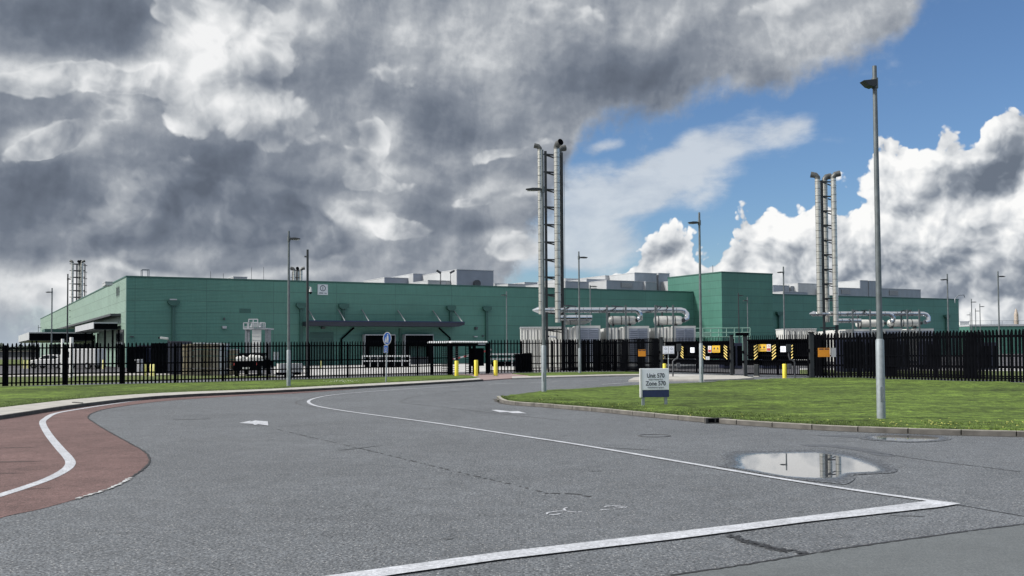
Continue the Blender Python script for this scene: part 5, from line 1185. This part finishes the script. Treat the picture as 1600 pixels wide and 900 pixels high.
pipe('front polished exhaust pipe running from the twin flues to the first elbow', [pz(842, 484.5, Yp), pz(993, 484.5, Yp), pz(996.5, 486, Yp), pz(1000, 490, Yp), pz(1000, 498, Yp), pz(996, 500, Yp)], .235, cone=.55, bands=12)
pipe('rear polished exhaust pipe running on to the elbow beside the green tower', [pz(852, 484.8, Yp+1.2), pz(1064, 484.5, Yp+1.2), pz(1069, 486, Yp+1.2), pz(1073, 490.5, Yp+1.2), pz(1073, 498, Yp+1.0), pz(1068, 500, Yp+.8)], .235, bands=14)
pipe('fat polished pipe hanging below the front pipe right of the twin flues', [pz(876, 496.5, Yp-.4), pz(925, 496.5, Yp-.4)], .26, bands=3)
pipe('white insulated duct below the fat polished pipe', [pz(884, 502.5, Yp+.2), pz(912, 502.5, Yp+.2), pz(920, 499, Yp+.2)], .27, M_silencer, bands=2)
Yq = 101.4
pipe('front polished exhaust pipe running right from the right flue stack', [pz(1272, 490.3, Yq), pz(1388, 490.0, Yq), pz(1392, 491.5, Yq), pz(1395.5, 495, Yq), pz(1395.5, 501, Yq), pz(1392, 503, Yq)], .235, cone=.5, bands=10)
pipe('rear polished exhaust pipe ending in the rightmost elbow', [pz(1300, 490.3, Yq+1.2), pz(1443, 490.3, Yq+1.2), pz(1447.5, 491.8, Yq+1.2), pz(1450.5, 495.5, Yq+1.2), pz(1450.5, 501.5, Yq+1.0), pz(1445, 503.5, Yq+.8)], .235, bands=12)
pipe('short polished pipe below the right row pipes beside the flue stack', [pz(1309, 501, Yq-.4), pz(1345, 501, Yq-.4)], .24, bands=3)
# gantry frames carrying the pipes
def gantry(pxs, ytop, Y, label, ybar):
    o = X_(pxs[0], Y); t = thing('pipe_gantry', label, 'pipe support', (o, Y, 0), 0, 'steel pipe gantries')
    for i, px in enumerate(pxs):
        x = X_(px, Y)-o; m = MB(); yy = -.7 if i % 2 == 0 else 1.9; m.b2(x-.07, x+.07, yy, yy+.14, 0, Zy(px, ytop, Y)); m.build('column', M_pole, t)
    for a, b in zip(pxs, pxs[1:]):
        xa, xb = X_(a, Y)-o, X_(b, Y)-o; m = MB(); z = Zy(a, ybar, Y); m.bar((xa, -.6, z), (xb, 2.0, z), .08, .1); m.bar((xa, -.6, z-.35), ((xa+xb)/2, .6, z), .05); m.build('cross_beam', M_blackpole, t)
gantry([947.7, 955.7, 977], 477.2, 84, 'steel gantry over the middle generator enclosure', 478.5)
gantry([1023, 1040.5, 1050.5], 477.2, 84, 'steel gantry at the elbow nearest the green tower', 478.5)
gantry([882, 903], 478, 84, 'steel gantry just right of the twin flues', 477.5)
gantry([1330, 1352, 1357], 484, 101, 'steel gantry left of the tallest lamp post, right row', 485)
gantry([1415, 1421, 1433.5], 484.3, 101, 'steel gantry at the rightmost elbow', 485.2)
# green yard railing and steps left of the tower
p = at(1086, 513, 112); t = thing('yard_railing', 'pale green tube railing at the foot of the green tower', 'railing', (p.x, p.y, 0)); H = p.z; w_ = (1172-1086)/F*112
m = MB()
for z in (H, H-.5, H-1.0): m.tube([(0, 0, z), (w_, 0, z)], .05, 8)
m.build('rail', M_gpale, t)
for i in range(8): m = MB(); m.tube([(i*w_/7, 0, 0), (i*w_/7, 0, H)], .05, 8); m.build('post', M_gpale, t)
m = MB(); m.b2(0, 1.8, .3, 1.5, H-.9, H-.4); m.build('tank', M_gpale, t)
# access platform by the wall
Yl = 104; p0 = X_(382.5, Yl); t = thing('access_platform', 'galvanised access platform with a white chute against the green wall', 'platform', (p0, Yl, 0), .0)
xx = lambda px: X_(px, Yl)-p0; zz_ = lambda py: Zy(400, py, Yl); deck = zz_(514)
for px in (385, 388.5, 416.5, 421):
    m = MB(); m.b2(xx(px)-.14, xx(px)+.14, -.1, .14, 0, deck-.06); m.build('leg', M_galv, t)
m = MB(); m.b2(xx(383), xx(420), -.6, 2.2, deck-.055, deck+.08); m.build('deck', M_lgrey, t)
m = MB()
for (a, b, y0, y1) in ((382.5, 395, 504.5, 511), (410, 416, 504.5, 511), (390.5, 404.5, 499, 504)):
    for y in (y0, y1): m.bar((xx(a), -.5, zz_(y)), (xx(b), -.5, zz_(y)), .1)
    for x in (a, b, (a+b)/2): m.bar((xx(x), -.5, zz_(514)), (xx(x), -.5, zz_(y0)), .09)
m.build('guard_rail', M_lgrey, t)
m = MB(); m.bar((xx(395.5), -.9, zz_(512)), (xx(394.5), -.3, zz_(504)), .1); m.bar((xx(409.5), -.9, zz_(512)), (xx(408.5), -.3, zz_(504)), .1)
for y in (511, 509, 507, 505): m.b2(xx(395.5), xx(409), -.8, -.6, zz_(y)-.04, zz_(y)+.04)
m.build('steps', M_lgrey, t)
m = MB(); n = 14
for i in range(n): z0 = zz_(560)+i*(deck-.1-zz_(560))/n; m.b2(xx(395.5), xx(409.5), -.42-.04*(i % 2), -.3, z0, z0+(deck-.1-zz_(560))/n-.01)
m.build('slatted_chute', M_cream, t)
# ------------------------------------------------------------------ yard objects behind the left fence
def boxy(name, label, cat, px0, px1, ytop, ybase, mm, dep=2.0, det=None, Y=None, rz=0, grp=None):
    p = G((px0+px1)/2, ybase) if Y is None else Vector((0, Y, 0)); Y = p.y; x0, x1 = X_(px0, Y), X_(px1, Y); H = Zy(px0, ytop, Y); w = x1-x0
    t = thing(name, label, cat, ((x0+x1)/2, Y, 0), rz, grp); return t, w, H
def skip(label, px0, px1, yt, yb, mm, dep=2.2):
    t, w, H = boxy('cargo_container', label, 'container', px0, px1, yt, yb, mm, grp='dark containers in the yard')
    m = MB(); m.b2(-w/2, w/2, 0, dep, .12, H); m.build('body', mm, t, bevel=.02)
    m = MB(); n = max(3, int(w/.3))
    for i in range(n): x = -w/2+(i+.5)*w/n; m.b2(x-.04, x+.04, -.05, -.004, .25, H-.15)
    m.build('corrugation', mm, t); m = MB(); m.b2(-w/2-.02, w/2+.02, -.04, dep+.02, H+.002, H+.09); m.build('top_rail', mm, t); m = MB(); m.b2(-w/2+.1, w/2-.1, .1, dep-.1, 0, .115); m.build('skid', M_rubber, t)
skip('black open container beside the green corner', 198, 214, 543.5, 583.0, M_black)
skip('navy container left of the pale yellow posts', 214.5, 237, 541.3, 582.0, M_darkblue)
skip('black tall container near the wall camera', 238, 252, 538, 585.0, M_black)
skip('navy container beside the stacked pale crates', 262, 284, 535, 586.5, M_darkblue)
t, w, H = boxy('refuse_bin', 'white upright bin between the dark containers', 'bin', 211.5, 219.5, 561.5, 583.5, M_white)
m = MB(); m.b2(-w/2, w/2, 0, .6, .05, H*.88); m.build('body', M_white, t, bevel=.03); m = MB(); m.b2(-w/2-.03, w/2+.03, -.04, .64, H*.885, H); m.build('lid', M_lgrey, t, bevel=.02)
for i, (px, a, b, mm, lab) in enumerate(((226.3, 588, 569, M_pyellow, 'pale yellow post before the navy container'), (236.5, 588, 569, M_pyellow, 'thin pale yellow post left of the wider one'), (240.8, 588, 569, M_pyellow, 'pale yellow post before the black tall container'),
        (32.5, 576, 558, M_pyellow, 'leftmost pale yellow post under the black canopy'), (38.5, 576, 562.5, M_pyellow, 'middle pale yellow post under the black canopy'), (43.5, 576, 563, M_pyellow, 'rightmost pale yellow post under the black canopy'),
        (161.5, 577, 562, M_pyellow, 'pale yellow post under the higher side canopy'), (482.2, 578, 554.2, M_white, 'white post standing before the green roller door'), (501, 576, 563.5, M_pyellow, 'short pale post right of the green roller door'))):
    bollard(px, a, b, mm, lab, .085 if px > 400 else .11, 'pale posts in the yard')
for px, top, lab in ((97.3, 529.5, 'thin white capped pipe post left of the pair'), (111.2, 527, 'thicker white capped pipe post right of the pair')):
    bollard(px, 590, top, M_white, lab, .10 if px < 100 else .125, 'white pipe posts')
# crates and pallets
cr = random.Random(4); labs = ['pale crate stack nearest the navy container', 'brownish crate stack second from the navy container', 'taupe crate stack in the middle of the row', 'beige crate stack left of the grey panels', 'grey panel stack behind the left verge fence', 'blue grey panel stack second of the pair', 'beige crate stack nearest the platform']
for i, (a, b, yt, mm) in enumerate(((285, 292, 539, M_beige), (293, 301, 538, M_taupe), (302, 314, 536, M_taupe), (315, 327, 536.5, M_beige), (331, 342, 536.5, M_taupe), (343, 353, 537.5, M_grey), (356, 369, 546, M_beige))):
    t, w, H = boxy('crate_stack', labs[i], 'crates', a, b, yt, 587.0+.2*(i % 3), mm, grp='crate stacks behind the fence')
    n = 5; m = MB()
    for k in range(n): z0 = .1+k*(H-.1)/n; m.b2(-w/2+cr.uniform(0, .04), w/2-cr.uniform(0, .04), cr.uniform(0, .04), 1.0, z0+.01, z0+(H-.1)/n-.04)
    m.build('crates', mm, t); m = MB(); m.b2(-w/2, w/2, -.02, 1.05, 0, .095); m.build('pallet', M_taupe, t)
    m = MB(); m.b2(-w/2-.01, w/2+.01, -.03, 1.02, H-.06, H+.03); m.build('top_cover', M_lgrey if i > 1 else M_beige, t)
# ------------------------------------------------------------------ vehicles
def wheels(t, xs, y0, y1, r, w=.22):
    for x in xs:
        for y in (y0, y1):
            m = MB(); m.tube([(x, y-w/2, r), (x, y+w/2, r)], r, 20); o = m.build('wheel', M_rubber, t); m = MB(); m.tube([(x, y-w/2-.01, r), (x, y+w/2+.01, r)], r*.55, 16); m.build('rim', M_lgrey, o)
def car(label, px0, px1, base, mm, rz, name='parked_car'):
    p = G((px0+px1)/2, base); t = thing(name, label, 'car', p, rz); L = 4.3
    body = [(-2.15, .35), (-2.12, .75), (-1.55, .92), (-.75, 1.02), (1.55, 1.02), (2.08, .95), (2.15, .45), (2.05, .28), (-2.0, .28)]
    m = MB(); m.prism(body, -.86, .86); m.build('body', mm, t, bevel=.07)
    roof = [(-.95, 1.0), (-.25, 1.43), (.25, 1.50), (1.2, 1.46), (1.95, 1.0)]
    m = MB(); m.prism(roof, -.72, .72); gh = m.build('cabin', mm, t, bevel=.06)
    m = MB(); m.prism([(-.72, 1.05), (-.18, 1.38), (.25, 1.42), (.42, 1.42), (.42, 1.05)], -.735, .735); m.prism([(.52, 1.05), (.52, 1.41), (1.12, 1.38), (1.6, 1.05)], -.735, .735); m.build('side_window', M_glass, gh)
    m = MB(); m.add([(-.93, -.6, 1.04), (-.93, .6, 1.04), (-.30, .58, 1.425), (-.30, -.58, 1.425)], [(0, 1, 2, 3)]); m.build('windscreen', M_glass, gh)
    for y in (-.62, .62): m = MB(); m.b2(-2.16, -2.02, y-.16, y+.16, .62, .76); m.build('headlight', M_lamp, t, bevel=.02)
    m = MB(); m.b2(-2.17, -2.1, -.45, .45, .36, .52); m.build('grille', M_black, t)
    wheels(t, (-1.35, 1.3), -.78, .78, .32); return t
car('white car parked under the black canopy on the far left', 57, 98, 575.5, M_white, -.15)
def van(label, px0, px1, base, rz):
    p = G((px0+px1)/2, base); t = thing('parked_van', label, 'van', p, rz)
    m = MB(); m.prism([(-2.4, .4), (-2.4, 1.0), (-1.9, 1.15), (-1.3, 1.95), (-.9, 2.1), (2.4, 2.1), (2.45, .4)], -.95, .95); m.build('body', M_white, t, bevel=.06)
    m = MB(); m.add([(-1.87, -.8, 1.22), (-1.87, .8, 1.22), (-1.36, .75, 1.88), (-1.36, -.75, 1.88)], [(0, 1, 2, 3)]); m.build('windscreen', M_glass, t)
    m = MB(); m.prism([(-1.55, 1.2), (-1.15, 1.8), (-.5, 1.8), (-.5, 1.2)], -.965, .965); m.build('side_window', M_glass, t)
    for y in (-.7, .7): m = MB(); m.b2(-2.43, -2.3, y-.15, y+.15, .8, .98); m.build('headlight', M_lamp, t)
    wheels(t, (-1.6, 1.5), -.85, .85, .34)
van('white van parked behind the pair of white pipe posts', 112, 138, 576.5, -.2)
# black pickup with pale load, seen from behind
p = G(384, 588.3); t = thing('pickup_truck', 'black pickup seen from behind with pale sacks in its bed', 'pickup', p, math.pi/2+.05)
m = MB(); m.prism([(0, .45), (0, 1.05), (1.7, 1.05), (1.75, 1.1), (1.95, 1.62), (3.2, 1.62), (3.7, 1.1), (4.9, 1.0), (5.0, .5)], -.9, .9); m.build('body', M_black, t, bevel=.05)
m = MB(); m.prism([(2.0, 1.15), (2.1, 1.55), (3.1, 1.55), (3.45, 1.15)], -.91, .91); m.build('side_window', M_glass, t)
for y in (-.78, .78): m = MB(); m.b2(-.03, .04, y-.05, y+.05, .78, .94); m.build('tail_light', M_red, t)
m = MB(); m.b2(-.04, -.005, -.26, .26, .52, .64); m.build('number_plate', M_white, t); wheels(t, (.9, 4.0), -.82, .82, .36)
tl = thing('sacks', 'pale sacks heaped in the bed of the black pickup', 'sacks', (p.x, p.y, 1.05)); m = MB(); sr = random.Random(3)
for j in range(9):
    x = -.75+.19*j; zq = sr.uniform(.1, .3); m.tube([(x-.16, .6+sr.uniform(0, .5), zq), (x, .6, zq+.03), (x+.2, .7, zq)], [.08, .17, .09], 8)
m.build('sack', M_cream, tl)
m = MB(); m.b2(-.85, .85, .25, 1.5, 0.0, .12); m.build('sack_base', M_cream, tl)
# small white trailer
p = G(455, 590.3); t = thing('utility_trailer', 'low white box trailer behind the verge lamp post', 'trailer', p, .55); k = p.y/F
m = MB(); m.b2(-.75, .75, 0, .9, .35, 15*k+.30); m.build('box', M_white, t, bevel=.02); m = MB(); m.b2(-.7, .7, .05, .85, .18, .34); m.b2(.75, 1.35, .42, .48, .25, .31); m.build('chassis', M_black, t); wheels(t, (0,), .02, .88, .19, .12)
# wall camera and small camera on posts by the fence
for px, py, Y, lab in ((256, 528.5, 66, 'bullet camera on a short arm above the left fence'), (863, 526, 78, 'white camera on a bracket before the long white container')):
    c = at(px, py, Y); t = thing('camera_post', lab, 'camera', (c.x+.45, c.y, 0)); m = MB(); m.tube([(0, 0, 0), (0, 0, c.z-.25), (-.2, 0, c.z-.1)], .035, 8); m.build('post', M_dgrey, t)
    m = MB(); m.box((-.42, 0, c.z), (.55, .16, .15), 0, Matrix.Rotation(.12, 3, 'Y')); m.build('housing', M_lgrey, t, bevel=.02); m = MB(); m.box((-.74, 0, c.z+.03), (.12, .13, .12)); m.build('lens', M_black, t)
# dim machinery behind the gates and right fence: dark cabinets
for i, (a, b, yt, yb, lab) in enumerate(((1130, 1160, 536, 577, 'dark plant cabinet behind the gap between the gates'), (1315, 1352, 528, 582, 'wide dark plant cabinet behind the right fence near the stack'), (1352, 1378, 530, 581, 'dark plant cabinet behind the tallest lamp post'), (1395, 1420, 533, 579, 'dark plant cabinet right of the tallest lamp post'), (1445, 1470, 533, 578, 'dark plant cabinet behind the right fence under the warehouse end'), (970, 1000, 536, 576, 'dark plant cabinet behind the orange sign'), (1058, 1100, 536, 576, 'dark plant cabinet behind the left gate'), (1190, 1232, 534, 577, 'dark plant cabinet behind the right gate'), (1530, 1560, 535, 579, 'dark plant cabinet near the right edge'))):
    t, w, H = boxy('plant_cabinet', lab, 'cabinet', a, b, yt, yb, M_darkblue, grp='dark plant cabinets behind the fence')
    m = MB(); m.b2(-w/2, w/2, 0, 1.6, .1, H); m.build('housing', M_darkblue, t, bevel=.02); m = MB()
    for k in range(3): m.b2(-w/2+.1+k*w/3, -w/2+w/3-.05+k*w/3, -.03, -.003, .3, H-.25)
    m.build('door', M_black, t); m = MB(); m.b2(-w/2+.05, w/2-.05, .05, 1.55, 0, .095); m.build('plinth', M_dgrey, t)
